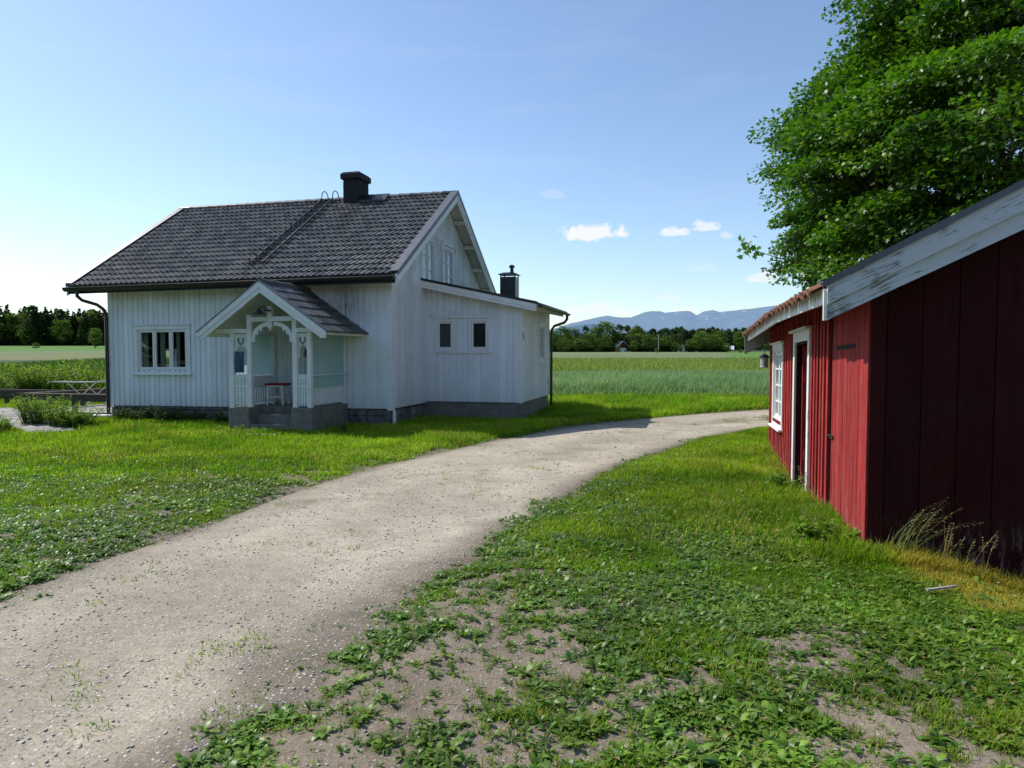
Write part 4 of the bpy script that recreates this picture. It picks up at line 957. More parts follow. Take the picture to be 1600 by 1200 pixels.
# ================================================================== ground
def axis(segs):
    out = []
    for a, b, st in segs:
        n = max(1, int(round((b - a) / st))); out += list(a + (b - a) * np.arange(n) / n)
    out.append(segs[-1][1]); return np.array(out)
xs = axis([(-9000, -1200, 600), (-1200, -200, 50), (-200, -60, 7), (-60, -22, 1.6), (-22, -9, .25), (-9, -4, .1), (-4, 6, .05), (6, 13, .2), (13, 60, 1.6), (60, 200, 7), (200, 1200, 50), (1200, 9000, 600)])
ys = axis([(-9000, -400, 600), (-400, -40, 30), (-40, -6, 2), (-6, 1.6, .4), (1.6, 8, .05), (8, 16, .1), (16, 30, .25), (30, 60, 1.2), (60, 400, 5), (400, 1200, 50), (1200, 12000, 600)])
GX, GY = np.meshgrid(xs, ys); gx, gy = GX.ravel(), GY.ravel()
gz = H(gx, gy); cov, dL, dR = cover(gx, gy)
def ground_color(X, Y, cov, dL, dR):
    r = X / np.maximum(Y, 1.); n = fbm(X * .06, Y * .06, 61, 4); nn = fbm(X * .35, Y * .35, 71, 3)
    dirt = np.array([.215, .173, .128]); soil = np.array([.072, .082, .030])
    lawn = np.array([.085, .125, .026])
    far = Y > 24
    c = np.where(cov[:, None] > 0, soil, soil) * 1.0
    c = dirt + (soil - dirt) * cov[:, None]
    lw = sm(9, 12, Y)[:, None] * cov[:, None]; c = c + (lawn - c) * lw * .7
    # fields
    dark = np.array([.050, .085, .030]); tan = np.array([.175, .185, .075]); brt = np.array([.10, .20, .030]); yel = np.array([.19, .225, .078]); pale = np.array([.15, .20, .085])
    Y0 = Y; Y = Y + (nn - .5) * 9 * sm(40, 60, Y) + (n - .5) * 14 * sm(50, 90, Y)
    Lf = np.where((Y < 74 + 4 * (nn - .5))[:, None], dark, np.where((Y < 124)[:, None], tan + (pale - tan) * sm(80, 118, Y)[:, None], brt))
    Rf = np.where((Y < 28)[:, None], np.array([.095, .145, .028]), np.where((Y < 43)[:, None], np.array([.05, .09, .04]), yel + (pale - yel) * sm(55, 130, Y)[:, None]))
    Rf = np.where(((Y > 46) & (Y < 52) & (r < .13))[:, None], np.array([.075, .14, .02]), Rf)
    Rf = np.where(((Y > 150) & (Y < 158))[:, None], pale * .7, Rf)
    Rf = np.where(((r > .305) & (Y > 120))[:, None], brt * .95, Rf)
    Rf = np.where((Y > 236)[:, None], np.array([.045, .075, .02]), Rf); Lf = np.where((Y > 196)[:, None], np.array([.03, .045, .015]), Lf)
    F = Lf + (Rf - Lf) * sm(-.42, -.38, r)[:, None]
    F = F * (.86 + .28 * n)[:, None]
    return np.where(far[:, None], c + (F - c) * sm(24, 26.5, Y0)[:, None], c)
gc = ground_color(gx, gy, cov, dL, dR)
nx, ny = len(xs), len(ys)
ii = (np.arange(ny - 1)[:, None] * nx + np.arange(nx - 1)[None, :]).ravel()
GF = np.stack([ii, ii + 1, ii + nx + 1, ii + nx], 1)
def dirt_shader(name, grit):
    m, nt, out = mat(name)
    v = objvec(nt); c = attr(nt, 'tint', 'Color')
    n1 = noise(nt, v, 55, 6, .7); n2 = noise(nt, v, 9, 5, .6); n3 = noise(nt, v, 1.1, 5, .6, .6)
    vo = nd(nt, 'ShaderNodeTexVoronoi'); vo.inputs['Scale'].default_value = 42; nt.links.new(v, vo.inputs['Vector'])
    vo2 = nd(nt, 'ShaderNodeTexVoronoi'); vo2.inputs['Scale'].default_value = 95; nt.links.new(v, vo2.inputs['Vector'])
    f = ramp(nt, n1, [(.28, .58), (.72, 1.36)]); g = ramp(nt, n2, [(.3, .86), (.7, 1.1)]); h = ramp(nt, n3, [(.3, .78), (.7, 1.18)])
    c = mixc(nt, 1., c, f, 'MULTIPLY'); c = mixc(nt, 1., c, g, 'MULTIPLY'); c = mixc(nt, 1., c, h, 'MULTIPLY')
    if grit:
        sep = nt.nodes.new('ShaderNodeSeparateColor'); nt.links.new(vo.outputs['Color'], sep.inputs[0])
        peb = math_(nt, 'MULTIPLY', ramp(nt, sep.outputs[0], [(.62, 0.), (.66, 1.)]), ramp(nt, vo.outputs['Distance'], [(.25, 1.), (.42, 0.)]))
        pc = mixc(nt, sep.outputs[1], (.22, .20, .18), (.72, .68, .62))
        c = mixc(nt, math_(nt, 'MULTIPLY', peb, grit), c, pc)
        sep2 = nt.nodes.new('ShaderNodeSeparateColor'); nt.links.new(vo2.outputs['Color'], sep2.inputs[0])
        p2 = math_(nt, 'MULTIPLY', ramp(nt, sep2.outputs[0], [(.5, 0.), (.55, 1.)]), ramp(nt, vo2.outputs['Distance'], [(.25, 1.), (.42, 0.)]))
        c = mixc(nt, math_(nt, 'MULTIPLY', p2, grit * .7), c, mixc(nt, sep2.outputs[1], (.24, .22, .19), (.66, .62, .56)))
        hgt = math_(nt, 'ADD', math_(nt, 'MULTIPLY', n1, .5), math_(nt, 'ADD', math_(nt, 'MULTIPLY', peb, .5), math_(nt, 'MULTIPLY', p2, .3)))
    else: hgt = n1
    bsdf(nt, out, c, .95, .1, 0., bump(nt, hgt, .8, .010)); return m
ground = np_mesh('ground', np.stack([gx, gy, gz], 1), [GF], gc, dirt_shader('soil', .35), None, True); tag(ground, kind='structure')

# road sheet, 4 mm above the soil
ts = axis([(-12, 1, .5), (1, 9, .06), (9, 24, .1), (24, 28, .4)]); us = np.linspace(0, 1, 90)
TL = ts; lx = np.interp(ts, LY, LX)
# pair each left-edge station with a right-edge station of the same order along the track
par = np.linspace(0, 1, 260)
def resample(Y_, X_, n):
    d = np.concatenate([[0], np.cumsum(np.hypot(np.diff(X_), np.diff(Y_)))]); q = np.linspace(0, 1, 420) ** 1.0 * d[-1]
    return np.interp(q, d, X_), np.interp(q, d, Y_)
def station(Y_, X_, n):
    i = np.linspace(0, len(Y_) - 1, n); return np.interp(i, np.arange(len(Y_)), X_), np.interp(i, np.arange(len(Y_)), Y_)
nst = 520
ax, ay = station(LY, LX, nst); bx_, by = station(RY, RX, nst)
k = np.ones(21) / 21
def smooth(a): return np.convolve(np.pad(a, 10, 'edge'), k, 'valid')
ax, ay, bx_, by = map(smooth, (ax, ay, bx_, by))
U = us[None, :]
ed = (fbm(np.arange(nst) * .07, np.zeros(nst), 3, 4) - .5) * .10; ed2 = (fbm(np.arange(nst) * .07, np.zeros(nst) + 9, 4, 4) - .5) * .10
Ue = -.02 + ed[:, None] * (1 - U) + ed2[:, None] * U + U * 1.04
RXg = (ax[:, None] * (1 - Ue) + bx_[:, None] * Ue); RYg = (ay[:, None] * (1 - Ue) + by[:, None] * Ue)
rx, ry = RXg.ravel(), RYg.ravel(); uu = np.broadcast_to(Ue, RXg.shape).ravel()
rz = H(rx, ry) - .012
edge = np.minimum(sm(-.02, .03, uu), sm(1.02, .97, uu)); rut = np.exp(-((uu - .27) / .10) ** 2) + np.exp(-((uu - .72) / .10) ** 2)
e2 = np.minimum(sm(-.03, .05, uu), sm(1.03, .95, uu)); rz = rz + .028 * e2 - .003 * rut * edge + .004 * fbm(rx * 3, ry * 3, 91, 3) * edge
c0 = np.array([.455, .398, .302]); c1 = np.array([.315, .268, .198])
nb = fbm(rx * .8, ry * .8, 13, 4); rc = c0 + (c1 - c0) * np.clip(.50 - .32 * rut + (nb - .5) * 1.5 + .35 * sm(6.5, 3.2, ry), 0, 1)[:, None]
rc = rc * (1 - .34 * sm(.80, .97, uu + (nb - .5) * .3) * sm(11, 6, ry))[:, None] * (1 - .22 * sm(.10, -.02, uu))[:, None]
dcol = np.array([.215, .173, .128]) * (1 - .15 * (nb - .5))[:, None]; eb = np.minimum(sm(-.01, .10, uu + (nb - .5) * .12), sm(1.01, .86, uu + (nb - .5) * .2))[:, None]; rc = dcol + (rc - dcol) * eb
cv2, _, _ = cover(rx, ry); rc = rc + (np.array([.10, .105, .05]) - rc) * (cv2 * .6)[:, None]
ii = (np.arange(nst - 1)[:, None] * 90 + np.arange(89)[None, :]).ravel()
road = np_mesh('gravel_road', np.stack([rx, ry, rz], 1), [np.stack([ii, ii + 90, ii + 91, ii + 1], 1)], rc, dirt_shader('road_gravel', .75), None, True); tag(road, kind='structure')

# loose stones
def sample(n, x0, x1, y0, y1): return RNG.uniform(x0, x1, n), RNG.uniform(y0, y1, n)
def in_house(X, Y, pad=0.):
    dx, dy = X - HC[0], Y - HC[1]; c, s = math.cos(YAW), math.sin(YAW); lx_ = c * dx - s * dy; ly_ = s * dx + c * dy
    a = (lx_ > -WL - pad) & (lx_ < 0 + pad) & (ly_ > -pad) & (ly_ < 7.3); b = (lx_ > -.1) & (lx_ < ET + pad) & (ly_ > ES - pad) & (ly_ < ES + ED + pad); p = (lx_ > PX0 - pad * .5) & (lx_ < PX1 + pad * .5) & (ly_ > PY - pad * .5) & (ly_ < .1)
    return a | b | p
def in_shed(X, Y, pad=0.):
    dx, dy = X - SK[0], Y - SK[1]; c, s = math.cos(YAW), math.sin(YAW); lx_ = c * dx - s * dy; ly_ = s * dx + c * dy
    return (lx_ > -pad) & (lx_ < 4.6) & (ly_ > -pad) & (ly_ < 6.9)
def shed_xy(X, Y):
    dx, dy = X - SK[0], Y - SK[1]; c, s = math.cos(YAW), math.sin(YAW); return c * dx - s * dy, s * dx + c * dy
def on_ramp(X, Y):
    d = np.array([dd.x, dd.y]); Ld = math.hypot(*d); d = d / Ld; px_ = X - A_.x; py_ = Y - A_.y
    t = px_ * d[0] + py_ * d[1]; q = np.abs(-px_ * d[1] + py_ * d[0]); return (t > -.2) & (t < Ld) & (q < .52)
def on_deck(X, Y):
    dx, dy = X - HC[0], Y - HC[1]; c, s = math.cos(YAW), math.sin(YAW); lx_ = c * dx - s * dy; ly_ = s * dx + c * dy
    return (lx_ > -11.1) & (lx_ < -WL) & (ly_ > .25) & (ly_ < 4.2)
def stones(n, x0, x1, y0, y1, smin, smax, nb):
    X, Y = sample(n, x0, x1, y0, y1); cv, a, b = cover(X, Y)
    m = (cv < .3) & (np.abs(X) < .80 * Y + .6) & ~in_shed(X, Y); m &= RNG.random(n) < np.where((a < 0) & (b < 0), 1., .16)
    X, Y = X[m], Y[m]; n = len(X); _, _dl, _dr = cover(X, Y)
    sz = smin + (smax - smin) * RNG.random(n) ** 5
    base = np.array([[1, 0, 0], [-1, 0, 0], [0, 1, 0], [0, -1, 0], [0, 0, .45], [0, 0, -.5], [.62, .62, .25], [-.62, .62, .3], [-.6, -.62, .25], [.62, -.6, .3]])
    V = base[None] * (1 + (RNG.random((n, 10, 3)) - .5) * .5) * sz[:, None, None]
    V[:, :, 0] *= RNG.uniform(.8, 1.5, n)[:, None]
    a = RNG.uniform(0, 2 * PI, n); x = V[:, :, 0] * np.cos(a)[:, None] - V[:, :, 1] * np.sin(a)[:, None]; y = V[:, :, 0] * np.sin(a)[:, None] + V[:, :, 1] * np.cos(a)[:, None]
    V[:, :, 0] = x + X[:, None]; V[:, :, 1] = y + Y[:, None]; wd_r = np.interp(Y, LY, LX) - np.interp(Y, RY, RX); f_r = np.clip(np.minimum(-_dl, -_dr) / np.maximum(wd_r, .1), 0, 1); V[:, :, 2] += (H(X, Y) + .002 + .015 * sm(.0, .05, f_r) + sz * .15)[:, None]
    T = np.array([[4, 0, 6], [4, 6, 2], [4, 2, 7], [4, 7, 1], [4, 1, 8], [4, 8, 3], [4, 3, 9], [4, 9, 0], [5, 6, 0], [5, 2, 6], [5, 7, 2], [5, 1, 7], [5, 8, 1], [5, 3, 8], [5, 9, 3], [5, 0, 9]])
    F = (np.arange(n) * 10)[:, None, None] + T[None]
    g = (.20 + .45 * RNG.random(n) ** .8)[:, None] * np.array([1, .94, .86]) * (1 + (RNG.random((n, 3)) - .5) * .12)
    nb.add(V.reshape(-1, 3), [F.reshape(-1, 3)], np.repeat(g, 10, 0))
sb = NB(); stones(24000, -5, 4, 1.9, 5.5, .002, .010, sb); stones(17000, -8, 4, 5.5, 10, .003, .013, sb); stones(7000, -6, 8, 10, 20, .005, .018, sb)
def vcol(name, rough=.9):
    m, nt, out = mat(name); c = attr(nt, 'tint', 'Color'); n = noise(nt, objvec(nt), 120, 3, .6)
    bsdf(nt, out, mixc(nt, 1., c, ramp(nt, n, [(.3, .75), (.7, 1.15)]), 'MULTIPLY'), rough, .2); return m
o = sb.build('loose_stones', vcol('gravel_stone')); tag(o, 'loose grey stones scattered over the gravel road and bare soil', 'gravel', kind='stuff')

# ================================================================== ground vegetation
def grass(nb, n, x0, x1, y0, y1, hmin, hmax, wid, cols, density=None, tuft=5, lean=.5, seg=3, thr=.35, wedge=True):
    X, Y = sample(n, x0, x1, y0, y1); cv, dl, dr = cover(X, Y)
    pr_ = np.maximum(cv, .09 * (np.maximum(dl, dr) > -.1)); m = (RNG.random(n) < pr_) & ~in_house(X, Y, .02) & ~in_shed(X, Y, .02) & ~on_ramp(X, Y) & ~on_deck(X, Y)
    if wedge: m &= np.abs(X) < .80 * Y + 1.0
    if density is not None: m &= RNG.random(n) < density(X, Y, dl, dr)
    X, Y = np.repeat(X[m], tuft), np.repeat(Y[m], tuft); dl, dr = np.repeat(dl[m], tuft), np.repeat(dr[m], tuft); N = len(X)
    X = X + RNG.normal(0, wid * 3.5, N); Y = Y + RNG.normal(0, wid * 3.5, N)
    hs = tall(X, Y, dl, dr) * RNG.uniform(hmin, hmax, N)
    base = np.stack([X, Y, H(X, Y) - .004], 1)
    V, F, idx, st, _ = strips(base, RNG.uniform(0, 2 * PI, N), PI / 2 - RNG.uniform(.05, .75, N), hs, wid * RNG.uniform(.7, 1.3, N), RNG.uniform(.1, 1.3, N) * lean * 2, [.8, 1, .75, 0] if seg == 3 else [1, .8, 0], seg)
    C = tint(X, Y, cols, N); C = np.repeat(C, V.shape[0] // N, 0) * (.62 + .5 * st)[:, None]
    nb.add(V, F, C)
def tint(X, Y, cols, N):
    p = fbm(X * .9, Y * .9, 55, 3); a, b, d = [np.array(c) for c in cols]
    q = np.clip(p * 2.2 - .6 + RNG.normal(0, .22, N), 0, 1)[:, None]
    c = a + (b - a) * q; dry = (RNG.random(N) < .07 + .22 * sm(.55, .7, fbm(X * .7 + 40, Y * .7, 77, 3)))[:, None]
    yl = sm(2.70, 2.95, X) * sm(5.6, 5.2, Y) * sm(4.1, 4.35, Y)            # yellowed turf at the shed gable
    c = np.where(dry, d, c); yc = np.array([.40, .31, .06])
    f = (yl * (RNG.random(N) < .9))[:, None]
    c = c + (yc - c) * f
    return c * (RNG.uniform(.72, 1.28, N) * (.42 + 1.16 * (.6 * fbm(X * 2.6, Y * 2.6, 301, 3) + .4 * fbm(X * .55, Y * .55, 305, 3))))[:, None]
def tall(X, Y, dl, dr):
    gx_, gy_ = shed_xy(X, Y)
    ws = np.exp(-np.clip(-gx_, 0, 9) / .30) * ((gy_ > -.4) & (gy_ < 7)) + np.exp(-np.abs(gy_ + .10) / .25) * (gx_ > -.2)
    t = 1 + 1.2 * np.clip(ws, 0, 1) + .6 * sm(.2, 1.6, dr) * sm(4.5, 7.5, Y)
    t = t + .8 * (dl > 0) * sm(10, 13, Y) + .9 * sm(18.5, 21, Y) * (X > 0)
    t = t * (.55 + .45 * sm(-.05, .35, np.maximum(dl, dr)))
    return t * (.7 + .6 * fbm(X * 1.7, Y * 1.7, 66, 3))
GC = [(.085, .19, .010), (.215, .325, .020), (.40, .33, .12)]
GC2 = [(.115, .235, .012), (.255, .365, .026), (.42, .35, .11)]
g = NB()
thin = lambda X, Y, dl, dr: np.clip(.16 + .60 * sm(.52, .62, fbm(X * 1.1 + 3, Y * 1.1, 144, 3)) + .3 * sm(5.5, 7.5, Y) * (dr > 0) + sm(2.5, 2.9, X) * sm(4.0, 4.3, Y) * sm(6., 5.4, Y), 0, 1)
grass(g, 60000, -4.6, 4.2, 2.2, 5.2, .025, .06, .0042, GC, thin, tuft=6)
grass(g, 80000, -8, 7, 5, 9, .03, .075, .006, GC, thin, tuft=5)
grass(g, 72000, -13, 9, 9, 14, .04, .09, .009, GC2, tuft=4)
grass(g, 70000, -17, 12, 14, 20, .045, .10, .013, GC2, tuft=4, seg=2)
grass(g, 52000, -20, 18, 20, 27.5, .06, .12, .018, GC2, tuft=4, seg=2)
# sparse tufts on the track itself
Xt, Yt = sample(1500, -5, 7, 2.5, 18); cv, dl, dr = cover(Xt, Yt); nn = fbm(Xt * 1.5, Yt * 1.5, 123, 3)
m = (dl < -.1) & (dr < -.1) & (nn > .565) & (np.abs(Xt) < .8 * Yt); Xt, Yt = Xt[m], Yt[m]
Xr = np.repeat(Xt, 22) + RNG.normal(0, .05, len(Xt) * 22); Yr = np.repeat(Yt, 22) + RNG.normal(0, .05, len(Xt) * 22); N = len(Xr)
V, F, idx, st, _ = strips(np.stack([Xr, Yr, H(Xr, Yr) + .014], 1), RNG.uniform(0, 2 * PI, N), RNG.uniform(.3, 1.3, N), RNG.uniform(.015, .045, N), np.full(N, .006), RNG.uniform(0, 1, N), [1, .8, 0], 2)
g.add(V, F, np.repeat(tint(Xr, Yr, GC, N), V.shape[0] // N, 0))
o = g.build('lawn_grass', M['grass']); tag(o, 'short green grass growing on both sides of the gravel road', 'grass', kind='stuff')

def weeds(nb, n, x0, x1, y0, y1, r0, r1, leaves, cols, dens):
    X, Y = sample(n, x0, x1, y0, y1); cv, dl, dr = cover(X, Y)
    pr_ = np.maximum(cv, .16 * (np.maximum(dl, dr) > -.05)); m = (RNG.random(n) < pr_) & ~in_house(X, Y, .05) & ~in_shed(X, Y, .05) & (np.abs(X) < .8 * Y + 1) & ~on_ramp(X, Y) & ~on_deck(X, Y)
    m &= RNG.random(n) < dens(X, Y, dl, dr)
    X, Y = X[m], Y[m]; P = len(X); R = r0 + (r1 - r0) * RNG.random(P) ** 2.2
    big = RNG.random(P)
    L = np.repeat(np.arange(P), leaves); N = len(L)
    az = np.tile(np.arange(leaves) * 2.4, P) + np.repeat(RNG.uniform(0, 6, P), leaves) + RNG.normal(0, .3, N)
    ln = R[L] * RNG.uniform(.55, 1.15, N); el = RNG.uniform(.25, 1.05, N)
    base = np.stack([X[L] + np.cos(az) * R[L] * .06, Y[L] + np.sin(az) * R[L] * .06, H(X[L], Y[L])], 1)
    V, F, idx, st, _ = strips(base, az, el, ln, ln * np.where(big[L] < .55, .22, .40), RNG.uniform(.6, 1.5, N), [.16, .75, 1., .72, 0], 4, .35)
    a, b = np.array(cols[0]), np.array(cols[1]); C = (a + (b - a) * RNG.random(P)[:, None])[L] * RNG.uniform(.6, 1.3, N)[:, None] * (.55 + .9 * fbm(X * 1.9, Y * 1.9, 411, 3))[L][:, None]; C = np.where((RNG.random(N) < .035)[:, None], np.array([.24, .20, .07]), C)
    nb.add(V, F, np.repeat(C, V.shape[0] // N, 0) * (.8 + .25 * st)[:, None])
WC = [(.050, .130, .010), (.180, .290, .034)]
dn = lambda X, Y, dl, dr: np.clip(.30 + 1.3 * sm(.40, .55, fbm(X * 1.6 + 7, Y * 1.6, 88, 3)), 0, 1) * (1 - .8 * sm(11, 14, Y) * (dl > 0)) * (1 - .15 * sm(6.5, 9, Y) * (dr > .8)) * (1 - .75 * ((X > 2.9) & (Y < 5.2)))
wd = NB()
weeds(wd, 80000, -4.6, 4.2, 2.2, 5.2, .016, .070, 7, WC, dn)
weeds(wd, 2600, -2, 4.2, 2.2, 5.2, .04, .090, 10, WC, dn)
weeds(wd, 100000, -8, 7, 5, 9, .020, .075, 6, WC, dn)
weeds(wd, 4000, -8, 7, 5, 9, .045, .090, 9, WC, dn)
weeds(wd, 60000, -13, 9, 9, 14, .026, .085, 5, WC, dn)
weeds(wd, 9000, -17, 12, 14, 20, .04, .11, 6, WC, dn)
o = wd.build('broadleaf_weeds', M['weed']); tag(o, 'low broad leaved weeds spreading over the bare soil and lawn', 'weeds', kind='stuff')
# straw, dead stems and small litter
st_n = NB()
X, Y = sample(5200, -6, 4.2, 2.3, 9.5); cv, dl, dr = cover(X, Y); m = (np.maximum(dl, dr) > -.15) & ~in_shed(X, Y, .02) & (np.abs(X) < .8 * Y + .6); X, Y = X[m], Y[m]; N = len(X)
V, F, idx, st, _ = strips(np.stack([X, Y, H(X, Y) + RNG.uniform(.004, .03, N) * cv[m]], 1), RNG.uniform(0, 2 * PI, N), RNG.normal(0, .12, N), RNG.uniform(.02, .11, N), RNG.uniform(.0025, .006, N), RNG.normal(0, .5, N), [1, 1, .7], 2)
c = np.array([.42, .34, .19])[None] * RNG.uniform(.35, 1.15, N)[:, None]; st_n.add(V, F, np.repeat(c, V.shape[0] // N, 0))
o = st_n.build('straw_litter', M['grass']); tag(o, 'dead straw and dry stems lying among the weeds', 'litter', kind='stuff')
# clover-sized speckle leaves, white and yellow flowers
fl = NB()
def flowers(n, x0, x1, y0, y1, col, size, h0, h1, cond):
    X, Y = sample(n, x0, x1, y0, y1); cv, dl, dr = cover(X, Y); m = (cv > .6) & cond(X, Y, dl, dr) & ~in_house(X, Y, .05) & ~in_shed(X, Y, .05); X, Y = X[m], Y[m]; N = len(X)
    if N == 0: return
    z = H(X, Y) + RNG.uniform(h0, h1, N)
    for k in range(6):
        V, F, i_, st, _ = strips(np.stack([X, Y, z], 1), np.full(N, k * PI / 3) + RNG.random(N), np.full(N, .4), np.full(N, size), np.full(N, size * .9), np.full(N, .3), [.4, 1, .5], 2)
        fl.add(V, F, np.tile(np.array(col), (len(V), 1)))
flowers(260, -.5, 4, 4.5, 13, (.62, .62, .55), .009, .05, .11, lambda X, Y, dl, dr: dr > .2)
flowers(160, 0, 4, 5, 13, (.62, .42, .02), .009, .05, .12, lambda X, Y, dl, dr: dr > .3)
flowers(120, -12, -3, 8, 15, (.62, .62, .58), .014, .06, .12, lambda X, Y, dl, dr: dl > .2)
o = fl.build('small_flowers', M['grass']); tag(o, 'tiny white and yellow flowers sprinkled through the grass', 'flowers', kind='stuff')

# grain field and rough meadow
cr = NB()
n = 30000; X, Y = sample(n, -1, 26, 26.3, 44); m = (X > -1.2 + .02 * Y) & (np.abs(X) < .62 * Y); X, Y = np.repeat(X[m], 3), np.repeat(Y[m], 3); N = len(X); X = X + RNG.normal(0, .05, N); Y = Y + RNG.normal(0, .05, N)
edgeh = sm(26.2, 28.5, Y + 1.5 * (fbm(X * .8, Y * .8, 19, 3) - .5))
V, F, idx, st, _ = strips(np.stack([X, Y, H(X, Y)], 1), RNG.uniform(0, 2 * PI, N), PI / 2 - RNG.uniform(0, .3, N), (.34 + .28 * edgeh) * RNG.uniform(.75, 1.15, N), RNG.uniform(.018, .034, N), RNG.uniform(.2, 1.7, N), [.8, 1, .8, 0], 3)
C = np.array([.13, .225, .125]) + (np.array([.29, .37, .26]) - np.array([.13, .225, .125])) * np.clip(RNG.normal(.5, .35, N) + (fbm(X * .25, Y * .25, 29, 3) - .5), 0, 1)[:, None]
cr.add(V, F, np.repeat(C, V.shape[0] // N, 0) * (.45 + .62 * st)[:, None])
o = cr.build('grain_field', M['grass']); tag(o, 'blue green young grain crop growing in the field behind the house', 'crop', kind='stuff')
md = NB()
n = 60000; X, Y = sample(n, -3, 40, 43.5, 110); m = (RNG.random(n) < 1.6 - Y / 75) & (np.abs(X) < .60 * Y); X, Y = X[m], Y[m]; N = len(X)
V, F, idx, st, _ = strips(np.stack([X, Y, H(X, Y)], 1), RNG.uniform(0, 2 * PI, N), PI / 2 - RNG.uniform(0, .5, N), RNG.uniform(.25, .5, N), RNG.uniform(.05, .10, N), RNG.uniform(0, 1, N), [1, .8, 0], 2)
C = ground_color(X, Y, np.ones(N), np.ones(N), np.ones(N)) * RNG.uniform(.7, 1.35, N)[:, None]
md.add(V, F, np.repeat(C, V.shape[0] // N, 0))
n = 40000; X, Y = sample(n, -42, -8, 25, 75); m = (X < -.42 * Y) & (np.abs(X) < .85 * Y); X, Y = X[m], Y[m]; N = len(X)
V, F, idx, st, _ = strips(np.stack([X, Y, H(X, Y)], 1), RNG.uniform(0, 2 * PI, N), PI / 2 - RNG.uniform(0, .5, N), RNG.uniform(.25, .45, N), RNG.uniform(.04, .09, N), RNG.uniform(0, 1, N), [1, .8, 0], 2)
md.add(V, F, np.repeat(np.array([.055, .105, .035])[None] * RNG.uniform(.7, 1.3, N)[:, None], V.shape[0] // N, 0))
o = md.build('meadow_grass', M['grass']); tag(o, 'tall yellow green grass of the hay fields beyond the grain', 'grass', kind='stuff')

# ------------------------------------------------------------------ leafy plants as things
def leafy(name, label, loc, h, spread, nstem, nleaf, lsize, cols, cat='plant', group=None, flower=None, lw=.42):
    root = empty(name, loc, 0, label, cat, group)
    sb_ = MB(); nb = NB(); x, y, z = loc
    B = []; A = []; S = []
    for i in range(nstem):
        a = random.uniform(0, 2 * PI); r = spread * random.random() ** .5 * .6; hx, hy = r * math.cos(a), r * math.sin(a); hh = h * random.uniform(.6, 1.05); ox, oy = spread * .55 * math.cos(a) * random.random(), spread * .55 * math.sin(a) * random.random()
        b0 = Hs(x + hx, y + hy) - z
        pts = [(hx, hy, b0), (hx + ox * .4, hy + oy * .4, b0 + hh * .55), (hx + ox, hy + oy, b0 + hh)]
        sb_.tube(pts, [.006 + h * .004, .005 + h * .002, .002], 5, cap=False)
        for k in range(nleaf):
            f = .04 + .98 * (k + random.random()) / nleaf; f = min(f, 1.)
            q = [pts[0][j] + (pts[1][j] - pts[0][j]) * min(1, f / .55) if f < .55 else pts[1][j] + (pts[2][j] - pts[1][j]) * (f - .55) / .45 for j in range(3)]
            B.append(q); A.append(random.uniform(0, 2 * PI)); S.append(lsize * random.uniform(.6, 1.2) * (1.15 - .4 * f))
    B = np.array(B); A = np.array(A); S = np.array(S); N = len(S)
    V, F, i_, st, _ = strips(B, A, RNG.uniform(.0, .8, N), S, S * lw * RNG.uniform(.8, 1.2, N), RNG.uniform(.3, 1.4, N), [.2, 1, .8, 0], 3, .3)
    a, b = np.array(cols[0]), np.array(cols[1]); C = (a + (b - a) * RNG.random(N)[:, None]) * (.7 + .5 * np.clip(B[:, 2:3] / h, 0, 1))
    nb.add(V, F, np.repeat(C, V.shape[0] // N, 0))
    sb_.build('stem', M['stemgreen'], root); nb.build('foliage', M['bushleaf' if 'bush' in name or 'clump' in name else 'weed'], root)
    if flower:
        fb_ = NB(); k = RNG.choice(N, min(N, flower[1]), False); P = B[k].copy(); P[:, 2] += .03
        for j in range(5):
            V, F, i_, st, _ = strips(P, np.full(len(k), j * 1.257), np.full(len(k), .5), np.full(len(k), flower[2]), np.full(len(k), flower[2]), np.full(len(k), .2), [.5, 1, .4], 2); fb_.add(V, F, np.tile(np.array(flower[0]), (len(V), 1)))
        fb_.build('blossom', M['weed'], root)
    return root
M['stemgreen'] = simple('green_stem', (.07, .11, .03), .7, .3, 20, .2, 0)
SHR = [(.12, .20, .016), (.24, .32, .03)]
def hx(x, y): p = hp(x, y, 0); return (p[0], p[1], Hs(p[0], p[1]))
bush_l = ['round yellow green bush at the far left edge behind the deck', 'low yellow green bush behind the left railing of the deck', 'broad yellow green bush behind the drying rack', 'yellow green bush right of the gap behind the deck', 'tall yellow green bush closest to the left house corner']
for (px_, Y_, h_, sp_), lb in zip(((-12, 26.5, 1.35, 1.5), (32, 26, 1.35, 1.3), (72, 26.5, 1.4, 1.2), (128, 26, 1.35, 1.2), (165, 24.5, 1.65, 1.1)), bush_l):
    X_ = (px_ - 800) / 1099 * Y_; leafy('bush', lb, (X_, Y_, Hs(X_, Y_)), h_ * .95, sp_ * 1.25, 80, 34, .16, SHR, 'bush', lw=.5)
NET = [(.11, .20, .022), (.23, .32, .045)]
for (X_, Y_, h_, sp_, ns, lb) in ((-10.95, 14.75, .34, .42, 20, 'low leafy weeds on the near left side of the walkway'), (-11.9, 15.6, .42, .5, 24, 'leafy weeds halfway along the left side of the walkway'), (-11.2, 16.75, .74, .72, 30, 'tall leafy weed clump in front of the deck railing'), (-10.2, 16.25, .50, .62, 28, 'lower leafy weed clump between walkway and downpipe'), (-12.3, 15.5, .42, .7, 26, 'leafy weed clump at the left edge beside the walkway'), (-13.9, 17.6, .62, .75, 28, 'tall weeds at the left edge of the picture beyond the walkway'), (-9.9, 16.0, .30, .45, 16, 'grassy weed clump in front of the left house corner')):
    leafy('weed_clump', lb, (X_, Y_, Hs(X_, Y_)), h_, sp_ * 1.1, ns * 3, 20, .10, NET, 'weeds')
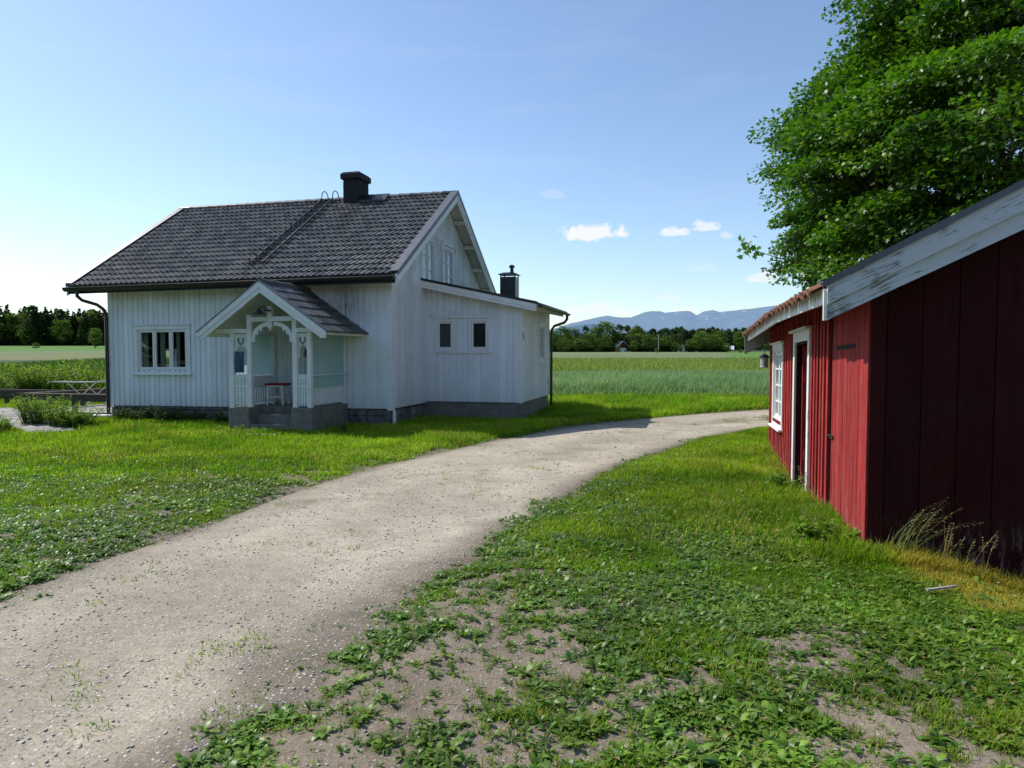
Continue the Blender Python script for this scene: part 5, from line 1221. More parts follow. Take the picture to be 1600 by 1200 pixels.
fnd = [(-7.2, .34, 'low dark weeds under the left edge of the front window'), (-6.55, .40, 'dark weeds growing against the foundation below the front window'), (-5.85, .42, 'taller dark weeds under the right edge of the front window'), (-5.1, .34, 'dark weeds on the foundation between window and porch'), (-4.2, .30, 'dark weeds against the foundation left of the porch')]
for x_, h_, lb in fnd:
    leafy('weed_clump', lb, hx(x_, -.28), h_, .45, 46, 16, .09, [(.045, .09, .018), (.085, .14, .03)], 'weeds')
leafy('weed_clump', 'low leafy weeds at the foot of the left porch block', hx(PX0 + .1, PY - .18), .16, .4, 18, 8, .10, NET, 'weeds')
leafy('weed_clump', 'low leafy weeds in front of the porch steps', hx(PX0 + .85, PY - .22), .14, .4, 18, 8, .10, NET, 'weeds')
leafy('thistle', 'pale feathery weed standing in the house shade right of the porch', hx(-.55, -1.25), .32, .16, 8, 12, .09, [(.13, .17, .07), (.2, .24, .11)], 'weed')
leafy('weed_clump', 'broad leaved weed at the right edge against the shed gable', (3.83, 4.98, Hs(3.83, 4.98)), .34, .2, 7, 8, .10, [(.05, .10, .025), (.09, .15, .04)], 'weeds', lw=.55)
leafy('weed_clump', 'leafy weeds around the timber at the shed corner', (2.62, 5.75, Hs(2.62, 5.75)), .17, .28, 14, 8, .12, WC, 'weeds')
leafy('weed_clump', 'dark weeds on the doorstep of the red shed', sp(-.22, 3.0, -.1)[:2] + (Hs(*sp(-.22, 3.0, 0)[:2]),), .22, .3, 14, 8, .11, WC, 'weeds')
leafy('bush', 'dark green bush partly hidden behind the far corner of the red shed', sp(1.05, 9.5, 0)[:2] + (Hs(*sp(1.05, 9.5, 0)[:2]),), 1.75, .75, 90, 34, .13, [(.03, .07, .012), (.07, .12, .02)], 'bush', lw=.5)
# seed-head grasses at the shed
def seed_grass(label, loc, n, h, spread, lean, col, curl):
    root = empty('seed_grass', loc, 0, label, 'grass tuft'); nb = NB(); N = n
    X = RNG.normal(0, spread, N); Y = RNG.normal(0, spread * .6, N); L = h * RNG.uniform(.55, 1.1, N); az = RNG.normal(lean, .55, N); el = PI / 2 - RNG.uniform(.1, .55, N); cu = curl * RNG.uniform(.5, 1.3, N)
    B = np.stack([X, Y, np.full(N, -.02)], 1)
    V, F, i_, st, _ = strips(B, az, el, L, np.full(N, .0055), cu, [1, .9, .8, .7, .6, 0], 5)
    C = np.repeat(np.array(col)[None] * RNG.uniform(.7, 1.3, N)[:, None], V.shape[0] // N, 0); nb.add(V, F, C)
    nb.build('stalk', M['grass'], root)
    hd = NB(); nv = V.shape[0] // N; VV = V.reshape(N, nv, 3)
    for k in range(12):
        f = k / 12; a = VV[:, 6] ; b = VV[:, nv - 1]; P = a + (b - a) * f
        W, F, i_, st, _ = strips(P, az + RNG.normal(0, 1., N), RNG.uniform(-.4, .6, N), np.full(N, .03) * (1.2 - .6 * f), np.full(N, .0075), np.full(N, .4), [.6, 1, 0], 2)
        hd.add(W, F, np.tile(np.array([.30, .27, .15]) * random.uniform(.8, 1.2), (len(W), 1)))
    hd.build('seed_head', M['grass'], root); return root
seed_grass('arching seed head grass leaning right at the near corner of the red shed', (2.98, 5.33, Hs(2.98, 5.33)), 34, .60, .07, .1, (.17, .19, .07), 1.0)
seed_grass('dry tan seed stalks standing against the dark shed gable', (3.28, 5.12, Hs(3.28, 5.12)), 14, .52, .09, .5, (.34, .24, .10), .35)
seed_grass('thin dry grass in front of the sunlit shed boards', (2.66, 5.95, Hs(2.66, 5.95)), 12, .5, .10, 2.8, (.28, .22, .10), .5)
seed_grass('dry grass stalks at the shed door jamb', sp(-.1, 2.45, 0)[:2] + (Hs(*sp(-.1, 2.45, 0)[:2]),), 10, .5, .05, 2., (.30, .22, .10), .4)

# ================================================================== maple behind the shed
def lsub(a, b, t): return a + (b - a) * t
MAP = np.array([[0, 0], [.10, .10], [.46, .08], [.30, .30], [.52, .58], [.24, .56], [0, 1.], [-.24, .56], [-.52, .58], [-.30, .30], [-.46, .08], [-.10, .10]])
def leaves(nb, P, out, size, cols, rnd=.5, droop=.35):
    """maple-shaped leaves: tip direction mostly outward and down, face mostly up"""
    N = len(P)
    t = out + RNG.normal(0, .55, (N, 3)); t[:, 2] -= droop; t /= np.linalg.norm(t, axis=1)[:, None]
    up = np.array([0, 0, 1.]) + RNG.normal(0, rnd, (N, 3)); s = np.cross(t, up); s /= np.linalg.norm(s, axis=1)[:, None] + 1e-9; nrm = np.cross(s, t)
    S = size * RNG.uniform(.65, 1.25, N)
    T = MAP.copy(); z = -.18 * np.abs(T[:, 0]) - .12 * T[:, 1] ** 2
    V = P[:, None, :] + (s[:, None, :] * T[None, :, 0, None] + t[:, None, :] * T[None, :, 1, None] + nrm[:, None, :] * z[None, :, None]) * S[:, None, None]
    F = (np.arange(N) * 12)[:, None] + np.arange(12)[None]
    nb.add(V.reshape(-1, 3), [F], np.repeat(cols, 12, 0))
TX, TY = 12.55, 17.0; TZ = Hs(TX, TY)
maple = empty('maple_tree', (TX, TY, TZ), 0, 'large green maple tree towering behind the red shed', 'tree')
tr = MB(); tr.tube([(0, 0, -.2), (0, 0, .4), (.05, 0, 1.6), (.1, .05, 3.0), (.05, .1, 5.), (.0, 0, 7.5), (0, 0, 10.)], [.62, .46, .40, .36, .27, .16, .05], 12); tr.build('trunk', M['bark'], maple, smooth=True)
# crown surface: irregular, made of layered sprays
rr = np.random.default_rng(5)
cl = []
while len(cl) < 1350:
    d = rr.normal(0, 1, 3); d /= np.linalg.norm(d)
    if d[2] < -.75: continue
    az_ = math.atan2(d[1], d[0]); el_ = math.asin(d[2])
    lump = 1 + .09 * math.sin(3.1 * az_ + 1.7) * math.cos(2.6 * el_) + .08 * math.sin(5.3 * az_ + 4 * el_) + .06 * math.sin(9 * el_ + 2 * az_) - .13 * max(0, d[2]) ** 1.5 + .05 * max(0, .3 - abs(d[2] + .1))
    r = (rr.uniform(.50, 1.0) ** .55) * lump
    p = np.array([d[0] * 6.1, d[1] * 6.1, 6.1 + d[2] * 6.6]) ; c = np.array([0, 0, 6.1]); p = c + (p - c) * r
    if p[2] < 2.95 - .4 * (p[0] > 0) or (p[0] < -5.3 and p[2] < 4.6): continue
    cl.append((p, d, r))
limbs = MB(); LB = []
for i in range(16):
    a = i * 2.4; z0 = 2.2 + i * .42; el_ = .25 + .05 * i; L0 = 4.6 - .12 * i
    pts = [np.array([.05, .05, z0])]
    for k in range(1, 7):
        f = k / 6; pts.append(np.array([math.cos(a + .15 * math.sin(k)) * L0 * f, math.sin(a + .15 * math.sin(k)) * L0 * f, z0 + L0 * f * math.tan(min(el_, 1.0)) * .8 - .25 * f * f + .1 * math.sin(k * 2 + i)]))
    limbs.tube([tuple(p) for p in pts], [.17 * (1 - .13 * k) for k in range(7)], 7); LB += pts[1:]
LB = np.array(LB + [np.array([0, 0, z]) for z in np.arange(3, 10, .5)])
for p, d, r in cl:
    q = LB[np.argmin(((LB - p) ** 2).sum(1))]; mid = (p + q) / 2 + np.array([0, 0, .12]) + rr.normal(0, .1, 3)
    limbs.tube([tuple(q), tuple(mid), tuple(p), tuple(p + d * .35)], [.035, .022, .012, .005], 5, cap=False)
limbs.build('limb', M['bark'], maple)
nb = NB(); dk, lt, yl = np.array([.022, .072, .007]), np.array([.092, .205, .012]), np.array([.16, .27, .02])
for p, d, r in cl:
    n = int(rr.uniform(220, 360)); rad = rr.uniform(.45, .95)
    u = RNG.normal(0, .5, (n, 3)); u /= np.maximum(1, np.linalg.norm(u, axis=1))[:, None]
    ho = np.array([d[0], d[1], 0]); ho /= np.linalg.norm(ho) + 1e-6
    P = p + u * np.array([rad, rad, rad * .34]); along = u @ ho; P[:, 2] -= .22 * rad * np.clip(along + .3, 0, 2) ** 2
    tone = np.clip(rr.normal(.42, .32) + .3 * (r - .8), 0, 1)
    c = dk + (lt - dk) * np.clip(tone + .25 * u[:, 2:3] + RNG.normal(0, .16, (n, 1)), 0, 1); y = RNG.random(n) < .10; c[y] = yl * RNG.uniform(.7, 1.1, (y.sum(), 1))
    out = u * .8 + d * .7
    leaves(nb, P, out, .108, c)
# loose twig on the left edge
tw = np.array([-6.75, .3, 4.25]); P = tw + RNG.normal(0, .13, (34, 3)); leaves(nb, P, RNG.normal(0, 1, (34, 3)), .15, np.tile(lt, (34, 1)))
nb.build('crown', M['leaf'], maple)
w = MB(); w.tube([(-5.3, .2, 3.9), (-5.9, .3, 4.0), tuple(tw)], [.018, .012, .006], 5); w.build('twig', M['bark'], maple)

# ================================================================== distant trees
def far_mesh(kind, seed):
    r = np.random.default_rng(seed); nb = NB()
    def quads(P, size, col, flat=.6):
        N = len(P); a = r.uniform(0, 2 * PI, N); n = r.normal(0, 1, (N, 3)); n[:, 2] = np.abs(n[:, 2]) + .3; n /= np.linalg.norm(n, axis=1)[:, None]
        t = np.cross(n, r.normal(0, 1, (N, 3))); t /= np.linalg.norm(t, axis=1)[:, None]; b = np.cross(n, t); S = size * r.uniform(.6, 1.3, N)[:, None]
        V = np.stack([P - t * S * .5, P + b * S * .32, P + t * S * .5, P - b * S * .32], 1)
        nb.add(V.reshape(-1, 3), [(np.arange(N) * 4)[:, None] + np.arange(4)[None]], np.repeat(col, 4, 0))
    if kind == 'spruce':
        n = 900; z = 1 - r.random(n) ** .62; z = .06 + .94 * z; lay = (np.sin(z * 60) * .5 + .5) * .25 + .75; R = (1.02 - z) * .21 * lay * r.uniform(.5, 1.05, n) + .006; a = r.uniform(0, 2 * PI, n)
        P = np.stack([R * np.cos(a), R * np.sin(a), z - R * .35], 1); c = np.array([.030, .058, .020])[None] * r.uniform(.6, 1.5, (n, 1)) * (.6 + .7 * R / (R.max()))[:, None]; quads(P, .060, c); tr_ = .4
    elif kind == 'pine':
        P = []; 
        for i in range(60):
            zc = r.uniform(.12, 1.0) ; rad = .15 * min(1, (1.03 - zc) / .3) ** .7 + .008; a = r.uniform(0, 2 * PI); c = np.array([rad * math.cos(a) * r.uniform(.3, 1), rad * math.sin(a) * r.uniform(.3, 1), zc]); P.append(c + r.normal(0, 1, (28, 3)) * np.array([.032, .032, .024]))
        P = np.concatenate(P); c = np.array([.042, .068, .026])[None] * r.uniform(.6, 1.5, (len(P), 1)) * (.65 + .5 * P[:, 2:3]); quads(P, .052, c); tr_ = .8
    else:
        P = []; cc = []; base = {'broad': (.085, .145, .026), 'birch': (.12, .175, .048), 'shrub': (.090, .15, .032)}[kind]; w_, lo = {'broad': (.40, .14), 'birch': (.24, .14), 'shrub': (.46, .04)}[kind]
        for i in range(72):
            d = r.normal(0, 1, 3); d /= np.linalg.norm(d); q = r.uniform(.55, 1.) ** .6; c = np.array([d[0] * w_ * q, d[1] * w_ * q, (lo + 1) / 2 + d[2] * (1 - lo) / 2 * q]); c[2] = min(c[2], .98)
            k = r.normal(0, 1, (26, 3)); P.append(c + k * np.array([.085, .085, .06]) * (.9 if kind != 'birch' else .7)); cc.append(np.array(base) * r.uniform(.65, 1.35) * (.75 + .35 * np.clip(k[:, 2:3], -1, 1.5)))
        P = np.concatenate(P); c = np.concatenate(cc) * r.uniform(.8, 1.2, (len(P), 1)); quads(P, .062, c); tr_ = .6
    V = np.concatenate(nb.V); me = np_mesh('crown', V, [np.concatenate(q) for q in nb.Q.values()], np.concatenate(nb.C), M['farleaf'])
    data = me.data; bpy.data.objects.remove(me)
    w = MB(); w.tube([(0, 0, -.03), (0, 0, tr_ * .5), (.004, 0, tr_)], [.018, .014, .004], 6); t = w.build('trunk', M['bark']); td = t.data; bpy.data.objects.remove(t)
    return data, td
FM = {k: [far_mesh(k, 100 + i * 7 + j) for i in range(3)] for j, k in enumerate(('spruce', 'pine', 'broad', 'birch', 'shrub'))}
def far_tree(kind, X, Y, h, wf, label, group, name=None, i=0):
    c, t = FM[kind][i % 3]; z = Hs(X, Y)
    r = empty(name or {'spruce': 'spruce_tree', 'pine': 'pine_tree', 'broad': 'broadleaf_tree', 'birch': 'birch_tree', 'shrub': 'bush'}[kind], (X, Y, z - .1), random.uniform(0, 6.28), label, {'shrub': 'bush'}.get(kind, 'tree'), group)
    r.scale = (h * wf, h * wf, h)
    for n_, d_ in (('crown', c), ('trunk', t)):
        o = bpy.data.objects.new(n_, d_); COL.objects.link(o); o.parent = r
    return r
def topz(py, Y): return CAM_H + (552 - py) * Y / 1099
R_ = random.Random(3)
# left wood edge
LT = [(4, 480, 'spruce'), (14, 476, 'spruce'), (26, 490, 'broad'), (34, 484, 'spruce'), (41, 479, 'spruce'), (50, 480, 'pine'), (58, 482, 'spruce'), (66, 488, 'spruce'), (74, 480, 'spruce'), (82, 484, 'spruce'), (90, 482, 'spruce'), (99, 486, 'pine'), (108, 484, 'spruce'), (117, 487, 'spruce'), (126, 483, 'spruce'), (134, 484, 'spruce'), (142, 488, 'birch'), (150, 486, 'pine'), (158, 486, 'spruce'), (166, 484, 'spruce'), (-8, 484, 'spruce'), (-20, 482, 'spruce'), (180, 487, 'spruce'), (195, 485, 'spruce'), (212, 488, 'pine'), (232, 486, 'spruce')]
for i, (px_, py_, kd) in enumerate(LT):
    Y_ = 200 + R_.uniform(-2, 12); X_ = (px_ - 800) / 1099 * Y_
    lb = {'pine': 'dark pine in the wood edge left of the white house', 'spruce': 'dark spruce in the wood edge left of the white house', 'broad': 'lighter green leafy tree in the left wood edge near the picture border', 'birch': 'grey green birch in the left wood edge near the house'}[kd]
    far_tree(kd, X_, Y_, topz(py_ - 2, Y_) - Hs(X_, Y_), {'pine': 1.5, 'spruce': 1.35, 'broad': .9, 'birch': 1.0}[kd], lb, 'trees of the left wood edge' if kd in ('pine', 'spruce') else None, i=i)
far_tree('broad', (45 - 800) / 1099 * 197, 197, 6.0, .9, 'small mid green leafy tree in front of the left wood', None, i=1); far_tree('broad', (98 - 800) / 1099 * 198, 198, 7.5, .8, 'round leafy tree in the middle of the left wood edge', None, i=2)
far_tree('birch', (150 - 800) / 1099 * 150, 150, 4.4, 1.0, 'single tall bush standing out in the field left of the house', None, name='birch_tree', i=1)
far_tree('shrub', (57 - 800) / 1099 * 152, 152, 1.3, 1.2, 'small round bush in the bright green field at the left', None, i=0)
# right wood edge
RT = [(862, 517, 'broad', 232, 1.0, 'broadleaf tree just right of the lean-to downpipe'), (878, 511, 'broad', 238, .85, 'dark leafy tree behind the downpipe of the lean-to'), (895, 513, 'broad', 244, .8, 'leafy tree with pointed top left of the small round pine'), (915, 511, 'pine', 262, 1.0, 'small dark pine with rounded top left of the biggest crown'), (944, 504, 'broad', 252, 1.15, 'largest round leafy crown in the right wood'), (934, 512, 'broad', 256, .9, 'leafy tree tucked behind the largest round crown'), (969, 509, 'pine', 266, 1.2, 'dark pine directly behind the red barn'), (980, 510, 'pine', 262, 1.2, 'tall pine right behind the ridge of the red barn'), (994, 510, 'birch', 254, 1.25, 'pale green slender tree right of the red barn'), (881, 529, 'shrub', 228, 1.1, 'low dark green tree at the field edge beside the downpipe'), (903, 530, 'birch', 228, 1.3, 'narrow pale bushy tree at the field edge'), (922, 521, 'broad', 230, .95, 'rounded dark tree left of the barn in front row'), (947, 524, 'broad', 231, .85, 'round tree with lit top just left of the red barn'), (935, 537, 'shrub', 228, 1.2, 'low shrub between two round trees left of the barn'), (966, 541, 'shrub', 226, .9, 'dark shrub in front of the left half of the red barn'), (991, 533, 'broad', 230, .9, 'small round tree touching the right side of the red barn'), (1010, 524, 'broad', 234, .8, 'dark tree in the clump right of the barn'), (1024, 528, 'broad', 232, .9, 'dark leafy tree behind the utility pole'), (1042, 526, 'broad', 232, .95, 'dark round tree right of the utility pole'), (1053, 535, 'shrub', 230, .9, 'lower tree at the right end of the pole clump'), (1063, 541, 'shrub', 236, .8, 'low shrub in the gap with the distant white house'), (1077, 531, 'broad', 230, .85, 'left tree of the dark isolated clump'), (1090, 526, 'broad', 228, .9, 'second tree of the dark isolated clump'), (1097, 518, 'birch', 246, 1.5, 'pale round crown rising behind the dark isolated clump'), (1108, 524, 'broad', 228, .95, 'tallest dark tree of the isolated clump'), (1122, 529, 'broad', 228, .9, 'right of centre tree in the dark isolated clump'), (1135, 537, 'shrub', 226, 1.1, 'lowest tree at the right end of the dark clump'), (1125, 518, 'broad', 300, .9, 'green tree behind the isolated clump on the hill'), (1158, 519, 'broad', 310, 1.0, 'rounded green tree above the small white roofed barn'), (1172, 526, 'broad', 300, .9, 'green tree left of the shed eave end'), (1185, 530, 'broad', 290, 1.0, 'green tree beneath the shed eave end'), (1200, 536, 'broad', 270, 1.0, 'green tree hidden by the lantern and shed corner')]
for i, (px_, py_, kd, Y_, wf, lb) in enumerate(RT):
    X_ = (px_ - 800) / 1099 * Y_; far_tree(kd, X_, Y_, topz(py_ - 1, Y_) - Hs(X_, Y_), wf, lb, None, i=i)
far_tree('shrub', (1026 - 800) / 1099 * 205, 205, 1.5, 1.0, 'small round bush at the foot of the utility pole', None, i=2)
far_tree('shrub', (1157 - 800) / 1099 * 205, 205, 1.1, 1.3, 'lone small bush in the bright green field near the shed', None, i=1)
for i in range(64):
    px_ = 985 + i * 3.6 + R_.uniform(-2.5, 2.5); Y_ = R_.uniform(325, 350); py_ = 514.5 + R_.uniform(-3, 3) - 1.5 * math.sin(i * .4); X_ = (px_ - 800) / 1099 * Y_
    far_tree('pine' if R_.random() < .75 else 'spruce', X_, Y_, topz(py_, Y_) - Hs(X_, Y_), 1.15, None, 'conifers of the back wood on the right', i=i)
for o in COL.objects:
    if o.get('group') == 'conifers of the back wood on the right': o['label'] = 'dark conifer in the back wood under the blue mountains'
# wood interior and undergrowth: one mass
wood = NB(); r = np.random.default_rng(9)
def mass(n, px0, px1, Y0, Y1, hmax, col):
    px_ = r.uniform(px0, px1, n); Y = r.uniform(Y0, Y1, n); X = (px_ - 800) / 1099 * Y; hh = hmax * (.65 + .35 * vnoise(X * .3, Y * .3, 5)); z = H(X, Y) + hh * r.random(n) ** .8
    P = np.stack([X, Y, z], 1); N = n; nn_ = r.normal(0, 1, (N, 3)); nn_ /= np.linalg.norm(nn_, axis=1)[:, None]; t = np.cross(nn_, r.normal(0, 1, (N, 3))); t /= np.linalg.norm(t, axis=1)[:, None]; b = np.cross(nn_, t); S = r.uniform(.5, 1.1, N)[:, None]
    V = np.stack([P - t * S * .5, P + b * S * .4, P + t * S * .5, P - b * S * .4], 1); wood.add(V.reshape(-1, 3), [(np.arange(N) * 4)[:, None] + np.arange(4)[None]], np.repeat(np.array(col)[None] * r.uniform(.6, 1.4, (N, 1)), 4, 0))
mass(20000, -40, 250, 206, 222, 10.5, (.024, .038, .018)); mass(9000, 855, 1065, 246, 262, 6.5, (.036, .058, .022)); mass(40000, 860, 2100, 335, 356, 9.5, (.036, .056, .026)); mass(2500, -40, 250, 199, 205, 1.3, (.012, .02, .008)); mass(1600, 862, 960, 229, 234, 2.0, (.018, .03, .010)); mass(1200, 985, 1058, 230, 234, 2.0, (.018, .03, .010)); mass(900, 1070, 1138, 228, 231, 2.0, (.015, .026, .010))
o = wood.build('distant_wood', M['farleaf']); tag(o, 'dark wood interior behind the rows of distant trees', 'wood', kind='stuff')

# the belt of trees behind the photographer that the window panes mirror
wood = NB()
for k in range(40):
    a = math.radians(176 + 104 * k / 39 + r.uniform(-2, 2)); D_ = r.uniform(38, 58); cx, cy = D_ * math.cos(a), D_ * math.sin(a); h_ = r.uniform(8.5, 13.5); n = 300
    d = r.normal(0, 1, (n, 3)); d /= np.linalg.norm(d, axis=1)[:, None]; q = r.uniform(.5, 1., (n, 1)) ** .5
    P = np.array([cx, cy, h_ * .52]) + d * q * np.array([3.0, 3.0, h_ * .5]); t = np.cross(d, r.normal(0, 1, (n, 3))); t /= np.linalg.norm(t, axis=1)[:, None]; b = np.cross(d, t); S = r.uniform(.8, 1.6, (n, 1))
    V = np.stack([P - t * S * .5, P + b * S * .4, P + t * S * .5, P - b * S * .4], 1); wood.add(V.reshape(-1, 3), [(np.arange(n) * 4)[:, None] + np.arange(4)[None]], np.repeat(np.array([.05, .085, .02])[None] * r.uniform(.6, 1.4, (n, 1)), 4, 0))
o = wood.build('tree_belt', M['farleaf']); tag(o, 'dark trees mirrored in the window panes of the house', 'trees', kind='stuff')

# distant buildings and pole
def barn(name, label, px_, Y_, w_, d_, hw, hr, yaw, wallm, roofm, door=None):
    X_ = (px_ - 800) / 1099 * Y_; b = empty(name, (X_, Y_, Hs(X_, Y_)), yaw, label, 'barn' if 'barn' in name else 'house')
    w = MB(); w.prism([(-w_ / 2, 0, -.5), (w_ / 2, 0, -.5), (w_ / 2, 0, hw), (0, 0, hr), (-w_ / 2, 0, hw)], (0, d_, 0)); w.build('wall', wallm, b)
    w = MB(); sl_ = (hr - hw) / (w_ / 2)
    for s in (-1, 1): w.prism([(0, -.35, hr + .12), (s * (w_ / 2 + .35), -.35, hw - .35 * sl_ + .12), (s * (w_ / 2 + .35), -.35, hw - .35 * sl_ + .02), (0, -.35, hr + .02)], (0, d_ + .7, 0))
    w.build('roof', roofm, b)
    w = MB()
    for s in (-1, 1): w.prism([(0, -.40, hr + .14), (s * (w_ / 2 + .38), -.40, hw - .38 * sl_ + .14), (s * (w_ / 2 + .38), -.40, hw - .38 * sl_ + .05), (0, -.40, hr + .05)], (0, .049, 0))
    w.build('barge_board', M['trim'], b)
    if door: w = MB(); w.box(door[0], door[1], -.06, -.005, -.3, door[2]); w.build('door', M['trim'], b)
    return b
M['barnred'] = simple('barn_red', (.13, .022, .02), .8, .2, 2, .2, .1); M['paleroof'] = simple('pale_roof', (.42, .41, .42), .6, .15, 2, .3, .05); M['whiteroof'] = simple('white_metal_roof', (.72, .74, .76), .4, .1, 1, .5, 0); M['darkwall'] = simple('dark_timber', (.05, .045, .04), .9, .3, 2, .2, 0)
barn('red_barn', 'small red gabled barn with white door among the distant trees', 973, 246, 3.9, 8, 1.9, 3.6, .35, M['barnred'], M['paleroof'], (-1.3, 1.3, 1.25))
barn('white_house', 'tiny pale gabled house glimpsed between two distant tree clumps', 1065, 262, 2.2, 5, 1.5, 3.0, .1, M['trim'], M['paleroof'])
barn('dark_barn', 'small dark barn with shining white roof above the bright field', 1145, 292, 2.0, 3.4, .8, 1.9, 1.25, M['darkwall'], M['whiteroof'])
Y_ = 215; X_ = (1028.5 - 800) / 1099 * Y_; p = empty('utility_pole', (X_, Y_, Hs(X_, Y_)), 0, 'thin grey utility pole at the far edge of the field', 'pole')
w = MB(); w.tube([(0, 0, -.3), (0, 0, 5.3)], [.11, .08], 8); w.build('post', M['greymetal'], p); w = MB(); w.bar((-.55, 0, 5.0), (.55, 0, 5.0), .08, .1); w.build('crossarm', M['greymetal'], p)

# ================================================================== mountains
prof = [(-2200, 548), (-900, 540), (300, 538), (700, 524), (860, 514), (878, 507), (890, 503), (905, 500), (918, 497), (934, 493), (948, 490), (962, 493), (972, 494), (985, 494), (996, 490), (1006, 486), (1018, 484), (1030, 486), (1038, 489), (1048, 488), (1060, 486.5), (1076, 486), (1084, 490), (1088, 492), (1098, 486), (1112, 483), (1124, 486), (1135, 484), (1150, 482), (1175, 479.5), (1200, 477), (1260, 470), (1400, 462), (1700, 470), (2600, 520), (3800, 545)]
prof2 = [(-2200, 548), (300, 546), (700, 538), (840, 524), (870, 511), (880, 509), (895, 505), (918, 502), (934, 504), (955, 515), (985, 525), (1100, 528), (1300, 520), (1700, 525), (3800, 548)]
def ridge(D, pr, depth, seed, nv=26, nu=900):
    px_ = np.linspace(-1200, 2800, nu); top = np.interp(px_, [p[0] for p in pr], [p[1] for p in pr]); zt = np.maximum((552 - top) * D / 1099, 5)
    f = np.linspace(0, 1.25, nv); PX, Fq = np.meshgrid(px_, f); ZT = np.broadcast_to(zt, PX.shape)
    X = (PX - 800) / 1099 * D; Y = D - depth + depth * Fq
    prof_ = np.where(Fq <= 1, Fq ** .8, 1 - (Fq - 1) * 1.2)
    rough = (fbm(X / 420, Y / 420, seed, 6) - .5); rid = 1 - np.abs(2 * fbm(X / 700 + 3, Y / 1500, seed + 5, 4) - 1)
    Z = ZT * prof_ * (1 + (rough * .30 + (rid - .7) * .5) * np.where(Fq < .999, 1, 0) * (1 - Fq * .75)) + ZT * rough * .06
    X = X * (Y / D)
    V = np.stack([X.ravel(), Y.ravel(), Z.ravel() - 20], 1); i_ = (np.arange(nv - 1)[:, None] * nu + np.arange(nu - 1)[None]).ravel()
    return V, np.stack([i_, i_ + 1, i_ + nu + 1, i_ + nu], 1)
def mountain_mat(name, low, high, haze, amt, rock=None):
    m, nt, out = mat(name); v = objvec(nt, (1, 1, 1)); sep = nt.nodes.new('ShaderNodeSeparateXYZ'); nt.links.new(v, sep.inputs[0])
    n1 = noise(nt, v, .004, 8, .65); n2 = noise(nt, objvec(nt, (1, .3, 2.5)), .0055, 6, .65)
    c = mixc(nt, ramp(nt, n1, [(.35, 0.), (.65, 1.)]), low, high)
    if rock:
        hz_ = math_(nt, 'DIVIDE', sep.outputs[2], rock[0]); f = ramp(nt, math_(nt, 'ADD', hz_, math_(nt, 'MULTIPLY', n2, 1.1)), [(rock[1], 0.), (rock[1] + .1, 1.)]); c = mixc(nt, f, c, (.30, .27, .27))
        s = math_(nt, 'MULTIPLY', ramp(nt, noise(nt, objvec(nt, (1, 1, 3.)), .011, 3, .5), [(.66, 0.), (.68, 1.)]), ramp(nt, hz_, [(.62, 0.), (.72, 1.)])); c = mixc(nt, s, c, (.9, .9, .92))
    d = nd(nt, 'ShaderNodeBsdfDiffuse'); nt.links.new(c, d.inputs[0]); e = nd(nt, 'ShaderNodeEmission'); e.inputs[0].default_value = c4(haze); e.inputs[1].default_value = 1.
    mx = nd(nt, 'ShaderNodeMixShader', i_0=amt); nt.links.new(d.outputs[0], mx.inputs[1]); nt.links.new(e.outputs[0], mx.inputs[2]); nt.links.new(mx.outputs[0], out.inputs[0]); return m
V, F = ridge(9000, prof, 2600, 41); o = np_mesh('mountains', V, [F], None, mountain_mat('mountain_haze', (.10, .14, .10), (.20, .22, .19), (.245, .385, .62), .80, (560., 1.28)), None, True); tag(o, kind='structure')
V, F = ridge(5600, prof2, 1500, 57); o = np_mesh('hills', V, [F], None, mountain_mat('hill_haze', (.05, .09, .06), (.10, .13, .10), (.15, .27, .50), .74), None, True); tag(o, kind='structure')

# ================================================================== sky, sun
SUN = Vector((-.816, .361, 1.0)).normalized()
el_s = math.asin(SUN.z); az_s = math.atan2(SUN.x, SUN.y)
wd_ = bpy.data.worlds.new('World'); sc.world = wd_; wd_.use_nodes = True; nt = wd_.node_tree; nt.nodes.clear()
out = nt.nodes.new('ShaderNodeOutputWorld'); bg = nt.nodes.new('ShaderNodeBackground'); nt.links.new(bg.outputs[0], out.inputs[0])
sky = nt.nodes.new('ShaderNodeTexSky'); sky.sky_type = 'NISHITA'; sky.sun_disc = False; sky.sun_elevation = el_s; sky.sun_rotation = az_s; sky.altitude = 100; sky.air_density = 1.0; sky.dust_density = .6; sky.ozone_density = 2.0
STR = .15; bg.inputs[1].default_value = STR
tc = nt.nodes.new('ShaderNodeTexCoord'); sp_ = nt.nodes.new('ShaderNodeSeparateXYZ'); nt.links.new(tc.outputs['Generated'], sp_.inputs[0])
az = math_(nt, 'ARCTAN2', sp_.outputs[0], sp_.outputs[1]); el = math_(nt, 'ARCSINE', sp_.outputs[2])
n1 = noise(nt, tc.outputs['Generated'], 55, 6, .62, .3); n2 = noise(nt, tc.outputs['Generated'], 16, 5, .6)
def dirang(px_, py_):
    a = (px_ - 800) / CAM_F; b = -(py_ - 600) / CAM_F; d = Vector((a, math.cos(CAM_P) + b * math.sin(CAM_P), -math.sin(CAM_P) + b * math.cos(CAM_P))).normalized(); return math.atan2(d.x, d.y), math.asin(d.z)
acc = None
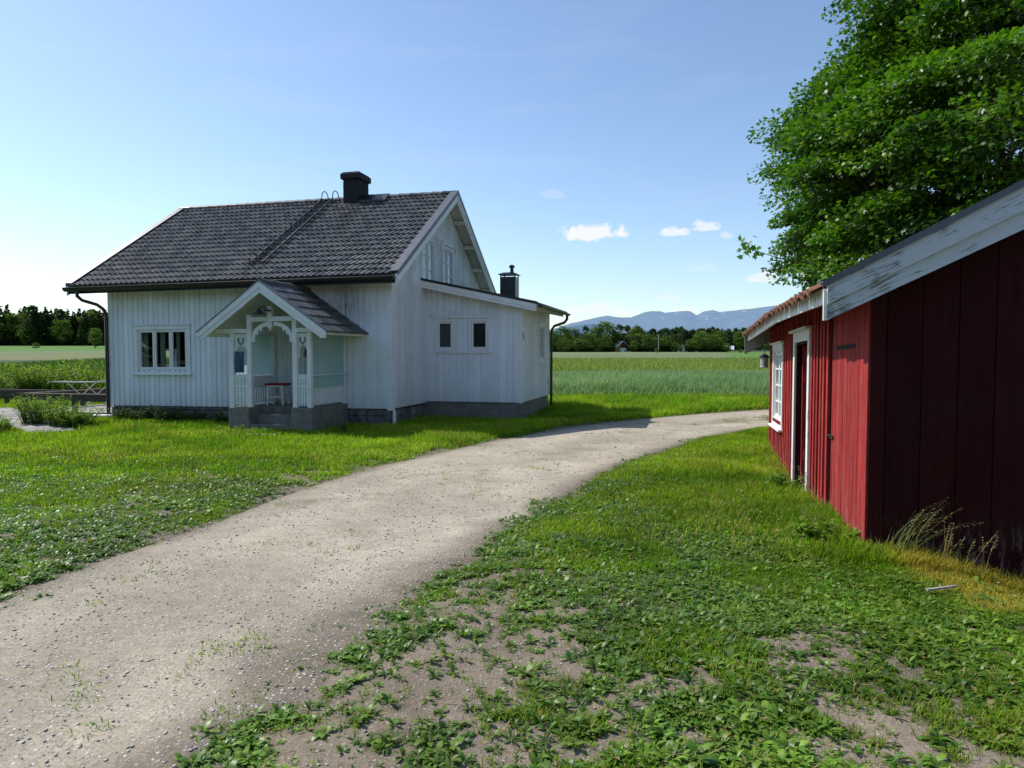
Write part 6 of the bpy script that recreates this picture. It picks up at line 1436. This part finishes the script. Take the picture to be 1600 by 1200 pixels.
for (px_, py_, wx, wy, den) in ((925, 367, 54, 20, 1.), (1052, 365, 27, 11, .85), (1101, 357, 24, 12, .75), (1133, 369, 13, 8, .45), (1188, 437, 26, 11, .7), (924, 484, 48, 12, .75), (975, 491, 40, 9, .6), (1045, 466, 22, 8, .4), (865, 306, 22, 9, .18), (62, 463, 55, 8, .5), (1066, 485, 26, 6, .5), (1100, 420, 26, 10, .15), (890, 500, 30, 8, .6)):
    a0, e0 = dirang(px_, py_); a1, _ = dirang(px_ + wx, py_); _, e1 = dirang(px_, py_ - wy)
    dx = math_(nt, 'DIVIDE', math_(nt, 'SUBTRACT', az, a0), a1 - a0); dy = math_(nt, 'DIVIDE', math_(nt, 'SUBTRACT', el, e0), e1 - e0)
    low = math_(nt, 'MULTIPLY', math_(nt, 'MINIMUM', dy, 0.), 1.0); dy2 = math_(nt, 'ADD', dy, low)       # flatter underside
    r2 = math_(nt, 'SQRT', math_(nt, 'ADD', math_(nt, 'MULTIPLY', dx, dx), math_(nt, 'MULTIPLY', dy2, dy2)))
    q = math_(nt, 'SUBTRACT', math_(nt, 'ADD', 1.0, math_(nt, 'MULTIPLY', math_(nt, 'SUBTRACT', n1, .5), 2.6)), r2)
    q = math_(nt, 'MULTIPLY', math_(nt, 'MULTIPLY', q, 2.4, True), den)
    acc = q if acc is None else math_(nt, 'MAXIMUM', acc, q)
skc = mixc(nt, 1., sky.outputs[0], (1.14, 1.18, 1.20), 'MULTIPLY')
cir = ramp(nt, noise(nt, objvec(nt, (1.2, 1.2, 7.), 'Generated'), 3.2, 7, .62, .8), [(.50, 0.), (.85, .10)])
skc = mixc(nt, cir, skc, (6.0, 6.2, 6.5))
cc = mixc(nt, acc, skc, (6.3, 6.45, 6.6))
nt.links.new(cc, bg.inputs[0])
sl = bpy.data.lights.new('sun', 'SUN'); sl.energy = 5.0; sl.angle = math.radians(.53); sl.color = (1., .955, .89)
so = bpy.data.objects.new('sun', sl); COL.objects.link(so); so.rotation_euler = SUN.to_track_quat('Z', 'Y').to_euler(); so.location = (0, 0, 50)
sc.cycles.use_denoising = True
sc.cycles.transparent_max_bounces = 16
